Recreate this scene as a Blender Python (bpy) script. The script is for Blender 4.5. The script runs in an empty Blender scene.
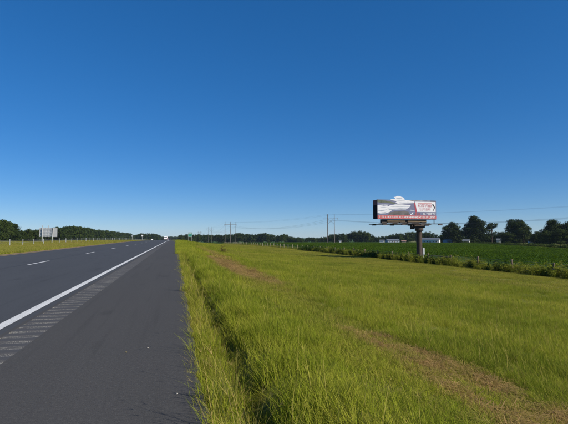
import bpy, bmesh, math, random
import numpy as np
from mathutils import Vector, Matrix, noise as mnoise

S = bpy.context.scene
COL = S.collection
R = math.radians
random.seed(7)
rng = np.random.default_rng(11)

# ------------------------------------------------------------------ camera
PSI = R(13.52)            # camera looks this far to the right of the road's direction (+Y)
PITCH = R(3.1)
CAMH = 1.15
FPX = 449.0               # focal length in photograph pixels (568 wide)
cam = bpy.data.cameras.new('camera')
cam.sensor_width = 36.0
cam.lens = 36.0 * FPX / 568.0
cam.clip_start = 0.05
cam.clip_end = 20000
camo = bpy.data.objects.new('camera', cam)
COL.objects.link(camo)
camo.location = (0, 0, CAMH)
camo.rotation_euler = (R(90) + PITCH, 0, -PSI)
S.camera = camo
S.render.resolution_x, S.render.resolution_y = 1024, 764

# ------------------------------------------------------------------ sky, sun, exposure
SUN_AZ, SUN_EL = R(133), R(32)        # clockwise from the road's direction
w = bpy.data.worlds.new('World')
S.world = w
w.use_nodes = True
nt = w.node_tree
nt.nodes.clear()
sky = nt.nodes.new('ShaderNodeTexSky')
sky.sky_type = 'NISHITA'
sky.sun_disc = False
sky.sun_elevation = SUN_EL
sky.sun_rotation = SUN_AZ
sky.altitude = 0
sky.air_density = 0.74
sky.dust_density = 0.0
sky.ozone_density = 10.0
bg = nt.nodes.new('ShaderNodeBackground')
bg.inputs['Strength'].default_value = 0.147
wo = nt.nodes.new('ShaderNodeOutputWorld')
hs = nt.nodes.new('ShaderNodeHueSaturation')
hs.inputs['Saturation'].default_value = 1.34
hs.inputs['Hue'].default_value = 0.508
gm = nt.nodes.new('ShaderNodeGamma')
gm.inputs['Gamma'].default_value = 0.64
nt.links.new(sky.outputs[0], gm.inputs['Color'])
nt.links.new(gm.outputs[0], hs.inputs['Color'])
nt.links.new(hs.outputs[0], bg.inputs[0])
nt.links.new(bg.outputs[0], wo.inputs[0])

sl = bpy.data.lights.new('sun', 'SUN')
sl.energy = 4.9
sl.angle = R(0.53)
sl.color = (1.0, 0.93, 0.82)
so = bpy.data.objects.new('sun', sl)
COL.objects.link(so)
sd = Vector((math.cos(SUN_EL) * math.sin(SUN_AZ), math.cos(SUN_EL) * math.cos(SUN_AZ), math.sin(SUN_EL)))
so.rotation_euler = sd.to_track_quat('Z', 'Y').to_euler()
so.location = (60, -40, 60)

S.view_settings.view_transform = 'Standard'
S.view_settings.look = 'None'
S.view_settings.gamma = 1.0
S.view_settings.exposure = 0.42
S.view_settings.use_curve_mapping = False
S.cycles.volume_bounces = 1
S.cycles.max_bounces = 8
S.cycles.transparent_max_bounces = 8

# ------------------------------------------------------------------ helpers
def link(o, parent=None):
    COL.objects.link(o)
    if parent is not None:
        o.parent = parent
    return o

def meshobj(name, verts, faces, m=None, parent=None, smooth=False, mats=None, fm=None):
    me = bpy.data.meshes.new(name)
    me.from_pydata([tuple(v) for v in verts], [], [tuple(f) for f in faces])
    if mats:
        for q in mats:
            me.materials.append(q)
        if fm is not None:
            me.polygons.foreach_set('material_index', fm)
    elif m:
        me.materials.append(m)
    if smooth:
        me.polygons.foreach_set('use_smooth', [True] * len(me.polygons))
    me.update()
    return link(bpy.data.objects.new(name, me), parent)

def empty(name, loc=(0, 0, 0), rz=0.0):
    o = bpy.data.objects.new(name, None)
    o.empty_display_size = 0.2
    link(o)
    o.location = loc
    o.rotation_euler = (0, 0, rz)
    return o

def tag(o, label=None, cat=None, group=None, kind=None):
    if label: o['label'] = label
    if cat: o['category'] = cat
    if group: o['group'] = group
    if kind: o['kind'] = kind
    return o

def copy_tree(o, parent=None):
    c = o.copy()
    COL.objects.link(c)
    c.parent = parent
    for ch in list(o.children):
        copy_tree(ch, c)
    return c

class MB:
    """collects simple solids, builds ONE mesh object"""
    def __init__(s):
        s.v, s.f = [], []
    def add(s, vs, fs):
        b = len(s.v)
        s.v += [tuple(v) for v in vs]
        s.f += [tuple(i + b for i in f) for f in fs]
        return s
    def box(s, x0, x1, y0, y1, z0, z1, M=None):
        vs = [(x, y, z) for z in (z0, z1) for y in (y0, y1) for x in (x0, x1)]
        if M is not None:
            vs = [tuple(M @ Vector(v)) for v in vs]
        return s.add(vs, [(0, 2, 3, 1), (4, 5, 7, 6), (0, 1, 5, 4), (2, 6, 7, 3), (0, 4, 6, 2), (1, 3, 7, 5)])
    def tube(s, pts, rad, n=8, cap=True):
        pts = [Vector(p) for p in pts]
        if not hasattr(rad, '__len__'):
            rad = [rad] * len(pts)
        b = len(s.v)
        for i, p in enumerate(pts):
            d = (pts[min(i + 1, len(pts) - 1)] - pts[max(i - 1, 0)]).normalized()
            a = d.cross(Vector((0, 0, 1)) if abs(d.z) < 0.95 else Vector((1, 0, 0))).normalized()
            c = d.cross(a).normalized()
            for k in range(n):
                t = 2 * math.pi * k / n
                s.v.append(tuple(p + (a * math.cos(t) + c * math.sin(t)) * rad[i]))
        for i in range(len(pts) - 1):
            for k in range(n):
                k2 = (k + 1) % n
                s.f.append((b + i * n + k, b + i * n + k2, b + (i + 1) * n + k2, b + (i + 1) * n + k))
        if cap:
            s.f.append(tuple(b + k for k in range(n))[::-1])
            s.f.append(tuple(b + (len(pts) - 1) * n + k for k in range(n)))
        return s
    def prism(s, poly, y0, y1):
        """poly in (x,z), extruded along y"""
        n = len(poly)
        vs = [(p[0], y0, p[1]) for p in poly] + [(p[0], y1, p[1]) for p in poly]
        fs = [tuple(range(n)), tuple(range(2 * n - 1, n - 1, -1))]
        fs += [(i, n + i, n + (i + 1) % n, (i + 1) % n) for i in range(n)]
        return s.add(vs, fs)
    def build(s, name, m, parent=None, smooth=False):
        return meshobj(name, s.v, s.f, m, parent, smooth)

# node materials -----------------------------------------------------
class NM:
    def __init__(s, name):
        s.m = bpy.data.materials.new(name)
        s.m.use_nodes = True
        s.t = s.m.node_tree
        s.b = s.t.nodes['Principled BSDF']
        s.out = s.t.nodes['Material Output']
    def n(s, typ, **kw):
        q = s.t.nodes.new(typ)
        for k, v in kw.items():
            setattr(q, k, v)
        return q
    def l(s, a, b):
        s.t.links.new(a, b)
    def pos(s):
        return s.n('ShaderNodeNewGeometry').outputs['Position']
    def obj(s):
        return s.n('ShaderNodeTexCoord').outputs['Object']
    def mapped(s, src, scale):
        q = s.n('ShaderNodeMapping')
        q.inputs['Scale'].default_value = scale
        s.l(src, q.inputs['Vector'])
        return q.outputs[0]
    def noise(s, src, scale, detail=4, rough=0.55):
        q = s.n('ShaderNodeTexNoise')
        q.inputs['Scale'].default_value = scale
        q.inputs['Detail'].default_value = detail
        q.inputs['Roughness'].default_value = rough
        if src is not None: s.l(src, q.inputs['Vector'])
        return q.outputs['Fac']
    def ramp(s, src, stops):
        q = s.n('ShaderNodeValToRGB')
        e = q.color_ramp.elements
        while len(e) < len(stops):
            e.new(0.5)
        for i, (p, c) in enumerate(stops):
            e[i].position = p
            if not hasattr(c, '__len__'): c = (c, c, c)
            e[i].color = (*c, 1)
        s.l(src, q.inputs[0])
        return q.outputs[0]
    def mix(s, fac, a, b, mode='MIX'):
        q = s.n('ShaderNodeMix', data_type='RGBA', blend_type=mode)
        for i, val in ((0, fac), (6, a), (7, b)):
            if hasattr(val, 'is_linked') or isinstance(val, bpy.types.NodeSocket):
                s.l(val, q.inputs[i])
            elif i == 0:
                q.inputs[0].default_value = val
            else:
                q.inputs[i].default_value = (*val, 1)
        return q.outputs[2]
    def math(s, op, a, b=None, clamp=False):
        q = s.n('ShaderNodeMath', operation=op, use_clamp=clamp)
        for i, val in ((0, a), (1, b)):
            if val is None: continue
            if isinstance(val, bpy.types.NodeSocket): s.l(val, q.inputs[i])
            else: q.inputs[i].default_value = val
        return q.outputs[0]
    def band(s, src, a0, a1):
        q = s.n('ShaderNodeMapRange', interpolation_type='SMOOTHSTEP')
        q.inputs[1].default_value = a0
        q.inputs[2].default_value = a1
        s.l(src, q.inputs[0])
        return q.outputs[0]
    def bump(s, h, strength=0.3, dist=0.01):
        q = s.n('ShaderNodeBump')
        q.inputs['Strength'].default_value = strength
        q.inputs['Distance'].default_value = dist
        s.l(h, q.inputs['Height'])
        s.l(q.outputs[0], s.b.inputs['Normal'])
    def base(s, c, rough=0.8, spec=0.3, metal=0.0):
        if isinstance(c, bpy.types.NodeSocket): s.l(c, s.b.inputs['Base Color'])
        else: s.b.inputs['Base Color'].default_value = (*c, 1)
        s.b.inputs['Roughness'].default_value = rough
        s.b.inputs['Specular IOR Level'].default_value = spec
        s.b.inputs['Metallic'].default_value = metal
        return s

MATS = {}
def plain(name, c, rough=0.7, spec=0.3, metal=0.0, var=0.25, scale=3.0):
    q = NM(name)
    nz = q.noise(q.obj(), scale, 5)
    lo = tuple(x * (1 - var) for x in c)
    hi = tuple(min(1, x * (1 + var * 0.6)) for x in c)
    q.base(q.ramp(nz, [(0.3, lo), (0.7, hi)]), rough, spec, metal)
    MATS[name] = q.m
    return q.m

def leafy(name, cols, trans=0.35, dry=None, inst=True, scale=0.15, rough=0.7, tip=None, spec=0.05):
    """foliage: random per instance, soft world-space patches, thin and lets light through.  dry = colour mixed by the 'dry' attribute"""
    q = NM(name)
    oi = q.n('ShaderNodeObjectInfo')
    nz = q.noise(q.pos(), scale, 3)
    nb = q.noise(q.pos(), scale * 5.0, 3)
    nn = q.math('ADD', q.math('MULTIPLY', q.band(nz, 0.28, 0.72), 0.42), q.math('MULTIPLY', q.band(nb, 0.28, 0.72), 0.22))
    f = q.math('ADD', q.math('MULTIPLY', oi.outputs['Random'], 0.36), nn)
    n = len(cols)
    c = q.ramp(f, [(0.22 + 0.56 * i / (n - 1), cols[i]) for i in range(n)])
    rv = q.n('ShaderNodeAttribute', attribute_type='GEOMETRY', attribute_name='rv')
    c = q.mix(q.math('MULTIPLY', rv.outputs['Fac'], 0.55), c, cols[-1])
    if tip:
        ha = q.n('ShaderNodeAttribute', attribute_type='GEOMETRY', attribute_name='h')
        c = q.mix(q.math('MULTIPLY', q.math('POWER', ha.outputs['Fac'], 2.0), 0.45), c, tip)
    if dry:
        da = q.n('ShaderNodeAttribute', attribute_type='INSTANCER', attribute_name='dry')
        dd = q.math('ADD', da.outputs['Fac'], q.math('MULTIPLY', q.math('SUBTRACT', rv.outputs['Fac'], 0.5), 0.7), clamp=True)
        dd = q.math('MULTIPLY', dd, q.math('GREATER_THAN', da.outputs['Fac'], 0.001))
        dc = q.mix(rv.outputs['Fac'], dry[0], dry[1])
        c = q.mix(dd, c, dc)
    q.base(c, rough, spec)
    tr = q.n('ShaderNodeBsdfTranslucent')
    q.l(c, tr.inputs[0])
    ms = q.n('ShaderNodeMixShader')
    ms.inputs[0].default_value = trans
    q.l(q.b.outputs[0], ms.inputs[1])
    q.l(tr.outputs[0], ms.inputs[2])
    q.l(ms.outputs[0], q.out.inputs['Surface'])
    MATS[name] = q.m
    return q.m

# ------------------------------------------------------------------ terrain shape
CX = [-2600, -400, -105, -62, -56, -51, -39, -36, -30, -20, -14, -10.7, -10.45, 0.1, 0.24, 0.40, 0.60, 0.82, 1.15, 2.0, 3.0, 4.2, 7, 11, 16, 24, 31, 60, 200, 2600]
CZ = [-.6, -.6, -.4, -.35, -.5, -1.0, -1.0, -.8, -.02, .0, -.02, -.03, -.07, -.07, -.07, -.09, -.20, -.03, .02, -.17, -.43, -.62, -1.0, -1.42, -1.78, -2.1, -2.3, -2.5, -2.6, -2.6]
def prof(y):
    if y < 90: return 0.0
    u = min(y - 90, 144.0)
    z = -u * u / 24030.0
    if y > 234:
        z -= 0.012 * (min(y, 800) - 234)
    if y > 800:
        z -= 0.012 * 250 * (1 - math.exp(-(y - 800) / 250.0))
    return z
def ground(x, y):
    return float(np.interp(x, CX, CZ)) + prof(y)

def G(px, d):
    """ground point seen at photograph column px, d metres ahead"""
    u = (px - 284) / FPX
    x = d * (u * math.cos(PSI) + math.sin(PSI))
    y = d * (math.cos(PSI) - u * math.sin(PSI))
    return Vector((x, y, ground(x, y)))
def topz(py, d):
    return CAMH + (236.3 - py) / FPX * d

def field_far(x):
    """y of the crop field's far edge at lateral distance x"""
    return 94.6 + (x - 98) * 2.13

# ------------------------------------------------------------------ ground
def ys_list(y0, y1, step0, grow):
    out = [y0]
    st = step0
    while out[-1] < y1:
        out.append(out[-1] + st)
        if out[-1] > 5: st *= grow
    out[-1] = y1
    return out

q = NM('ground')
P = q.pos()
sx = q.n('ShaderNodeSeparateXYZ'); q.l(P, sx.inputs[0])
X, Y = sx.outputs[0], sx.outputs[1]
big = q.noise(P, 0.06, 4)
fine = q.noise(P, 2.5, 6, 0.7)
grass = q.mix(big, (0.11, 0.13, 0.025), (0.17, 0.165, 0.04))
thatch = q.mix(fine, (0.09, 0.066, 0.025), (0.20, 0.15, 0.06))
grass = q.mix(q.math('MULTIPLY', q.band(fine, 0.42, 0.62), 0.45), grass, thatch)
strip = q.math('MULTIPLY', q.band(X, 1.2, 1.9), q.math('SUBTRACT', 1.0, q.band(X, 3.0, 3.7)))
grass = q.mix(q.math('MULTIPLY', strip, 0.6), grass, thatch)
soil = q.mix(fine, (0.16, 0.10, 0.055), (0.30, 0.21, 0.125))
dirt = q.math('MULTIPLY', q.band(X, -11.1, -10.75), q.math('SUBTRACT', 1.0, q.band(X, 0.1, 0.3)))
grass = q.mix(dirt, grass, soil)
fm2 = q.band(q.math('SUBTRACT', Y, q.math('MULTIPLY', X, 2.13)), -118.0, -112.0)
crop = q.mix(fine, (0.03, 0.06, 0.008), (0.05, 0.095, 0.012))
fieldm = q.math('MULTIPLY', q.band(X, 33.5, 35.0), fm2)
grass = q.mix(fieldm, grass, crop)
q.base(grass, 0.95, 0.1)
q.bump(fine, 0.5, 0.03)
ground_m = q.m

xs = sorted(set([float(v) for v in CX] + list(np.arange(0.3, 6, 0.3)) + list(np.arange(6, 32, 1.3)) +
                list(np.arange(-34, -11, 1.5)) + [40, 50, 80, 110, 150, 260, 340, 500, 800, 1400, -80, -150, -220, -300, -600, -1000, -1700]))
ys = ys_list(-25, 3400, 0.45, 1.045)
vs, fs = [], []
for y in ys:
    for x in xs:
        z = ground(x, y)
        if x > 0.6 and y < 120:
            a = min(1.0, (x - 0.6) / 1.5)
            z += a * 0.05 * mnoise.noise(Vector((x * 0.55, y * 0.4, 0)))
        vs.append((x, y, z))
nx = len(xs)
for j in range(len(ys) - 1):
    for i in range(nx - 1):
        fs.append((j * nx + i, j * nx + i + 1, (j + 1) * nx + i + 1, (j + 1) * nx + i))
tag(meshobj('ground', vs, fs, ground_m, smooth=True), kind='structure')

# ------------------------------------------------------------------ road
def asphalt(name, lo, hi, agg, blue=0.0, stains=True):
    q = NM(name)
    P = q.pos()
    f1 = q.noise(P, 160, 2, 0.6)
    f2 = q.noise(q.mapped(P, (1.2, 0.12, 1)), 1.0, 5, 0.6)
    f3 = q.noise(q.mapped(P, (9, 0.25, 1)), 1.0, 3, 0.5)
    c = q.mix(f2, lo, hi)
    c = q.mix(q.math('MULTIPLY', q.band(f3, 0.52, 0.75), 0.35), c, tuple(x * 0.7 for x in lo))
    c = q.mix(q.math('MULTIPLY', q.band(f1, 0.58, 0.72), 0.55), c, agg)
    c = q.mix(q.math('MULTIPLY', q.band(q.noise(P, 110, 2, 0.6), 0.55, 0.7), 0.45), c, tuple(x * 0.45 for x in lo))
    if stains:
        st = q.noise(q.mapped(P, (1.6, 0.5, 1)), 1.0, 4, 0.6)
        c = q.mix(q.math('MULTIPLY', q.band(st, 0.58, 0.74), 0.5), c, tuple(x * 0.55 for x in lo))
    f4 = q.noise(P, 38, 3, 0.75)
    c = q.mix(q.math('MULTIPLY', q.band(f4, 0.54, 0.66), 0.32), c, agg)
    c = q.mix(q.math('MULTIPLY', q.math('SUBTRACT', 1.0, q.band(f4, 0.34, 0.45)), 0.35), c, tuple(x * 0.5 for x in lo))
    q.base(c, 0.9, 0.2)
    q.bump(f1, 0.6, 0.005)
    return q.m
lane_m = asphalt('lane_asphalt', (0.046, 0.049, 0.054), (0.062, 0.066, 0.072), (0.11, 0.112, 0.116))
shoulder_m = asphalt('shoulder_asphalt', (0.050, 0.048, 0.046), (0.066, 0.064, 0.061), (0.115, 0.11, 0.10))

def paint(name, c, under):
    q = NM(name)
    P = q.pos()
    f1 = q.noise(P, 70, 4, 0.7)
    f2 = q.noise(q.mapped(P, (6, 0.7, 1)), 1.0, 5, 0.65)
    worn = q.math('MULTIPLY', q.band(f1, 0.50, 0.62), q.band(f2, 0.32, 0.62))
    cc = q.mix(q.noise(P, 3, 4), tuple(x * 0.86 for x in c), c)
    q.base(q.mix(q.math('MULTIPLY', worn, 0.75), cc, under), 0.65, 0.3)
    return q.m
white_paint = paint('white_road_paint', (0.66, 0.66, 0.63), (0.09, 0.09, 0.095))
dash_paint = paint('lane_dash_paint', (0.62, 0.62, 0.6), (0.09, 0.09, 0.095))
yellow_paint = paint('yellow_road_paint', (0.52, 0.34, 0.08), (0.12, 0.10, 0.08))

ROADY = ys_list(-20, 950, 0.9, 1.05)
def sheet(name, x0, x1, dz, m, parent=None, yl=None, jag=0.0, skirt=0.0, nxs=2):
    yl = yl or ROADY
    xa = list(np.linspace(x0, x1, nxs))
    vs, fs = [], []
    for y in yl:
        for i, x in enumerate(xa):
            xx = x
            if jag and i == len(xa) - 1:
                xx += jag * (mnoise.noise(Vector((3.1, y * 1.7, 0))) + 0.6 * mnoise.noise(Vector((9.1, y * 6.0, 0))))
            vs.append((xx, y, prof(y) + dz))
        if skirt:
            vs.append((vs[-1][0] + 0.03, y, prof(y) + dz - skirt))
    n = nxs + (1 if skirt else 0)
    for j in range(len(yl) - 1):
        for i in range(n - 1):
            fs.append((j * n + i, j * n + i + 1, (j + 1) * n + i + 1, (j + 1) * n + i))
    return meshobj(name, vs, fs, m, parent)

fineY = list(np.arange(-6, 40, 0.12))
fineY = [-20, -12] + fineY + [y for y in ROADY if y > 41]
road = tag(sheet('road', -10.3, -1.98, 0.0, lane_m), kind='structure')
sheet('edge_line', -2.235, -2.09, 0.004, white_paint, road)
sheet('yellow_edge_line', -10.02, -9.9, 0.004, yellow_paint, road)
dash_me = None
for k in range(-1, 40):
    yc = 21.7 + 12.19 * k
    yl = [yc - 1.52, yc - 0.5, yc + 0.5, yc + 1.52]
    sheet('lane_dash', -5.86, -5.74, 0.004, dash_paint, road, yl)
seam = NM('tar_seam'); seam.base(seam.mix(seam.noise(seam.pos(), 5), (0.02, 0.02, 0.022), (0.045, 0.045, 0.05)), 0.6)
def seam_sheet(name, x, wdt, parent):
    vs, fs = [], []
    yl = list(np.arange(-6, 60, 0.5)) + [y for y in ROADY if y > 60]
    for y in yl:
        dx = 0.02 * mnoise.noise(Vector((x, y * 0.5, 4)))
        ww = wdt * (0.6 + 0.6 * mnoise.noise(Vector((x + 5, y * 0.8, 1))))
        vs += [(x + dx - ww, y, prof(y) + 0.003), (x + dx + ww, y, prof(y) + 0.003)]
    for j in range(len(yl) - 1):
        fs.append((2 * j, 2 * j + 1, 2 * j + 3, 2 * j + 2))
    return meshobj(name, vs, fs, seam.m, parent)
seam_sheet('lane_seam', -5.98, 0.018, road)

shoulder = tag(sheet('shoulder', -1.52, 0.20, 0.0, shoulder_m, None, fineY, 0.05, 0.07, 5), kind='structure')
sheet('shoulder_inner_strip', -1.98, -1.92, 0.0, shoulder_m, shoulder)
# milled rumble strip: one scooped piece after another, let into the shoulder
q = NM('rumble_groove')
O = q.obj()
so_ = q.n('ShaderNodeSeparateXYZ'); q.l(O, so_.inputs[0])
yy = so_.outputs[1]
groove = q.math('MULTIPLY', q.band(yy, 0.03, 0.07), q.math('SUBTRACT', 1.0, q.band(yy, 0.15, 0.19)))
teeth = q.noise(q.mapped(q.pos(), (95, 45, 1)), 1.0, 2, 0.6)
rowm = q.noise(q.mapped(q.pos(), (4, 40, 1)), 1.0, 2, 0.6)
sp = q.math('MULTIPLY', q.math('MULTIPLY', groove, q.band(teeth, 0.46, 0.58)), q.band(rowm, 0.38, 0.6))
basec = q.mix(q.noise(q.pos(), 130, 2), (0.042, 0.042, 0.044), (0.085, 0.085, 0.088))
q.base(q.mix(q.math('MULTIPLY', sp, 0.9), basec, (0.27, 0.26, 0.225)), 0.9, 0.2)
q.bump(teeth, 0.5, 0.006)
groove_m = q.m
GL = 0.28
def groove_geo(n=8):
    vs, fs = [], []
    prof_ = [(0, 0), (0.03, 0)] + [(0.03 + 0.16 * t, -0.013 * math.sin(math.pi * t)) for t in (0.15, 0.35, 0.5, 0.65, 0.85)] + [(0.19, 0), (GL, 0)]
    for y, z in prof_:
        vs += [(-1.92, y, z), (-1.52, y, z)]
    for j in range(len(prof_) - 1):
        fs.append((2 * j, 2 * j + 1, 2 * j + 3, 2 * j + 2))
    n_ = len(prof_)
    for sd_ in (0, 1):
        b = len(vs)
        ks = list(range(1, n_ - 1))
        for k in ks:
            vs.append(vs[2 * k + sd_])
        vs += [(vs[sd_][0], prof_[k][0], 0.0) for k in ks]
        for i in range(len(ks) - 1):
            fs.append((b + i, b + i + 1, b + len(ks) + i + 1, b + len(ks) + i))
    return vs, fs
gv, gf = groove_geo()
g0 = meshobj('rumble_groove', gv, gf, groove_m, shoulder)
g0.location = (0, -3.0, 0)
for k in range(1, 300):
    c = g0.copy(); COL.objects.link(c); c.location = (0, -3.0 + GL * k, 0)
vs, fs = [], []
y = -3.0 + GL * 300
strip_end = y
while y < 400:
    b = len(vs)
    for (vx, vy, vz) in gv:
        vs.append((vx, y + vy, prof(y + vy) + vz))
    fs += [tuple(i + b for i in f) for f in gf]
    y += GL
tag(meshobj('rumble_strip', vs, fs, groove_m, shoulder), kind='stuff')
sheet('shoulder_strip', -1.92, -1.52, 0.0, shoulder_m, shoulder, [y, 500, 600, 700, 800, 950])
sheet('shoulder_strip', -1.92, -1.52, 0.0, shoulder_m, shoulder, [-20, -12, -3.0])
# far carriageway, lower, beyond the median
road2 = tag(meshobj('road', [(x, y, ground(-45, y) + 0.07) for y in ROADY for x in (-51.0, -39.0)],
             [(2 * j, 2 * j + 1, 2 * j + 3, 2 * j + 2) for j in range(len(ROADY) - 1)], lane_m), kind='structure')

# ------------------------------------------------------------------ grass, weeds and crops (scattered meshes)
def attr_mesh(name, v, f, h, rv, m):
    me = bpy.data.meshes.new(name)
    me.from_pydata(v, [], f)
    a = me.attributes.new('h', 'FLOAT', 'POINT'); a.data.foreach_set('value', np.asarray(h, dtype=np.float32))
    a = me.attributes.new('rv', 'FLOAT', 'POINT'); a.data.foreach_set('value', np.asarray(rv, dtype=np.float32))
    me.materials.append(m)
    me.update()
    return me

def blade_geo(V, F, H, RV, x, y, h, wd, ang, lean, curl, seg, r, heavy=False):
    """one grass blade: tapered, bending over"""
    dx, dy = math.cos(ang), math.sin(ang)
    px_, py_ = -dy, dx
    b = len(V)
    ca = random.uniform(-0.8, 0.8)
    px_, py_ = px_ * math.cos(ca) - py_ * math.sin(ca), px_ * math.sin(ca) + py_ * math.cos(ca)
    for i in range(seg):
        t = i / seg
        o = h * (lean * t + curl * t * t)
        z = h * t * (1 - 0.25 * curl * t)
        ww = wd * (1 - 0.55 * t)
        V += [(x + dx * o - px_ * ww, y + dy * o - py_ * ww, z), (x + dx * o + px_ * ww, y + dy * o + py_ * ww, z)]
        H += [t, t]; RV += [r, r]
    o = h * (lean + curl)
    V.append((x + dx * o, y + dy * o, h * (1 - 0.25 * curl))); H.append(1.0); RV.append(r)
    for i in range(seg - 1):
        F.append((b + 2 * i, b + 2 * i + 1, b + 2 * i + 3, b + 2 * i + 2))
    e = b + 2 * (seg - 1)
    F.append((e, e + 1, e + 2))

def grass_clump(name, m, n, rad, h0, h1, wd, lean, curl, seg, seeds=0, flat=0):
    V, F, H, RV = [], [], [], []
    for _ in range(n):
        a = random.uniform(0, 6.283); rr = rad * math.sqrt(random.random())
        blade_geo(V, F, H, RV, rr * math.cos(a), rr * math.sin(a), random.uniform(h0, h1) * (1 - 0.35 * rr / rad), wd * random.uniform(0.6, 1.2),
                  random.uniform(0, 6.283), lean * random.uniform(0.2, 1.3), curl * random.uniform(0, 1.3), seg, random.random() ** 1.5)
    for _ in range(flat):   # cut straw lying on the ground
        a = random.uniform(0, 6.283); rr = rad * math.sqrt(random.random())
        x, y = rr * math.cos(a), rr * math.sin(a)
        t = random.uniform(0, 6.283); L = random.uniform(0.03, 0.12); wv = random.uniform(0.0015, 0.003)
        z0, z1 = random.uniform(0.005, 0.04), random.uniform(0.005, 0.05)
        b = len(V)
        dx, dy = math.cos(t), math.sin(t)
        V += [(x - dy * wv, y + dx * wv, z0), (x + dy * wv, y - dx * wv, z0), (x + dx * L + dy * wv, y + dy * L - dx * wv, z1), (x + dx * L - dy * wv, y + dy * L + dx * wv, z1)]
        H += [0.5] * 4; RV += [random.uniform(0.5, 1)] * 4
        F.append((b, b + 1, b + 2, b + 3))
    for _ in range(seeds):   # seed stalks
        a = random.uniform(0, 6.283); rr = rad * math.sqrt(random.random())
        x, y = rr * math.cos(a), rr * math.sin(a)
        t = random.uniform(0, 6.283); hh = random.uniform(h1 * 1.05, h1 * 1.5)
        blade_geo(V, F, H, RV, x, y, hh, 0.0024, t, 0.12, 0.25, 3, 1.0)
        tx, ty, tz = V[-1]
        for k in range(4):
            blade_geo(V, F, H, RV, tx, ty, 0.045, 0.0013, t + random.uniform(-1.2, 1.2), 0.9, 0.4, 2, 1.0)
            for j in range(5):
                V[-1 - j] = (V[-1 - j][0], V[-1 - j][1], V[-1 - j][2] + tz - 0.03)
    return attr_mesh(name, V, F, H, RV, m)

def patch_clump(name, m, n, size, h0, h1, wd, lean, curl):
    V, F, H, RV = [], [], [], []
    for _ in range(n):
        blade_geo(V, F, H, RV, random.uniform(-size, size), random.uniform(-size, size), random.uniform(h0, h1), wd * random.uniform(0.6, 1.2),
                  random.uniform(0, 6.283), lean * random.uniform(0.2, 1.3), curl * random.uniform(0, 1.3), 2, random.random() ** 1.5)
    return attr_mesh(name, V, F, H, RV, m)

def leaf_quads(V, F, H, RV, c, nrm, size, r):
    nrm = nrm.normalized()
    a = nrm.orthogonal().normalized()
    a.rotate(Matrix.Rotation(random.uniform(0, 6.283), 3, nrm))
    b_ = nrm.cross(a)
    b = len(V)
    l, wv = size, size * random.uniform(0.45, 0.7)
    for (s, t) in ((-l, 0), (0, -wv), (l, 0), (0, wv)):
        p = c + a * s + b_ * t
        V.append((p.x, p.y, p.z)); H.append(0.5); RV.append(r)
    F.append((b, b + 1, b + 2, b + 3))

SRC = {}
def scatter(name, meshes, pts, label=None, cat=None, group=None):
    """pts rows: x,y,z, tilt_x, tilt_y, rot_z, sx, sy, sz, idx, dry"""
    pts = np.asarray(pts, dtype=np.float64)
    src = bpy.data.collections.new(name + '_source')
    for i, me in enumerate(meshes):
        o = bpy.data.objects.new('%s_%02d' % (name, i), me)
        src.objects.link(o)
    me = bpy.data.meshes.new(name)
    me.vertices.add(len(pts))
    me.vertices.foreach_set('co', pts[:, 0:3].astype(np.float32).ravel())
    a = me.attributes.new('rot', 'FLOAT_VECTOR', 'POINT'); a.data.foreach_set('vector', pts[:, 3:6].astype(np.float32).ravel())
    a = me.attributes.new('scl', 'FLOAT_VECTOR', 'POINT'); a.data.foreach_set('vector', pts[:, 6:9].astype(np.float32).ravel())
    a = me.attributes.new('idx', 'INT', 'POINT'); a.data.foreach_set('value', pts[:, 9].astype(np.int32))
    a = me.attributes.new('dry', 'FLOAT', 'POINT'); a.data.foreach_set('value', pts[:, 10].astype(np.float32))
    me.materials.append(meshes[0].materials[0])
    o = link(bpy.data.objects.new(name, me))
    g = bpy.data.node_groups.new(name, 'GeometryNodeTree')
    g.interface.new_socket('Geometry', in_out='INPUT', socket_type='NodeSocketGeometry')
    g.interface.new_socket('Geometry', in_out='OUTPUT', socket_type='NodeSocketGeometry')
    N = g.nodes.new; L = g.links.new
    gi, go = N('NodeGroupInput'), N('NodeGroupOutput')
    ci = N('GeometryNodeCollectionInfo')
    ci.inputs['Collection'].default_value = src
    ci.inputs['Separate Children'].default_value = True
    ci.inputs['Reset Children'].default_value = True
    iop = N('GeometryNodeInstanceOnPoints')
    iop.inputs['Pick Instance'].default_value = True
    def na(nm, dt):
        q = N('GeometryNodeInputNamedAttribute'); q.data_type = dt; q.inputs['Name'].default_value = nm
        return [s for s in q.outputs if s.enabled and s.name == 'Attribute'][0]
    L(gi.outputs[0], iop.inputs['Points'])
    L(ci.outputs[0], iop.inputs['Instance'])
    L(na('idx', 'INT'), iop.inputs['Instance Index'])
    e2r = N('FunctionNodeEulerToRotation')
    L(na('rot', 'FLOAT_VECTOR'), e2r.inputs[0])
    L(e2r.outputs[0], iop.inputs['Rotation'])
    L(na('scl', 'FLOAT_VECTOR'), iop.inputs['Scale'])
    L(iop.outputs[0], go.inputs[0])
    md = o.modifiers.new('scatter', 'NODES')
    md.node_group = g
    tag(o, label, cat, group, 'stuff')
    return o

GREEN = [(0.092, 0.156, 0.007), (0.162, 0.228, 0.010), (0.245, 0.292, 0.016), (0.37, 0.37, 0.045)]
DRY = ((0.23, 0.130, 0.045), (0.43, 0.29, 0.12))
grass_m = leafy('verge_grass', GREEN, 0.38, DRY, scale=0.25, tip=(0.29, 0.28, 0.04))
fargrass_m = leafy('median_grass', [(0.17, 0.21, 0.02), (0.23, 0.255, 0.028), (0.30, 0.29, 0.045)], 0.35, DRY, scale=0.12, tip=(0.28, 0.24, 0.07))

def gz(x, y):
    z = ground(x, y)
    if x > 0.6 and y < 120:
        a = min(1.0, (x - 0.6) / 1.5)
        z += a * 0.05 * mnoise.noise(Vector((x * 0.55, y * 0.4, 0)))
    return z

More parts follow.
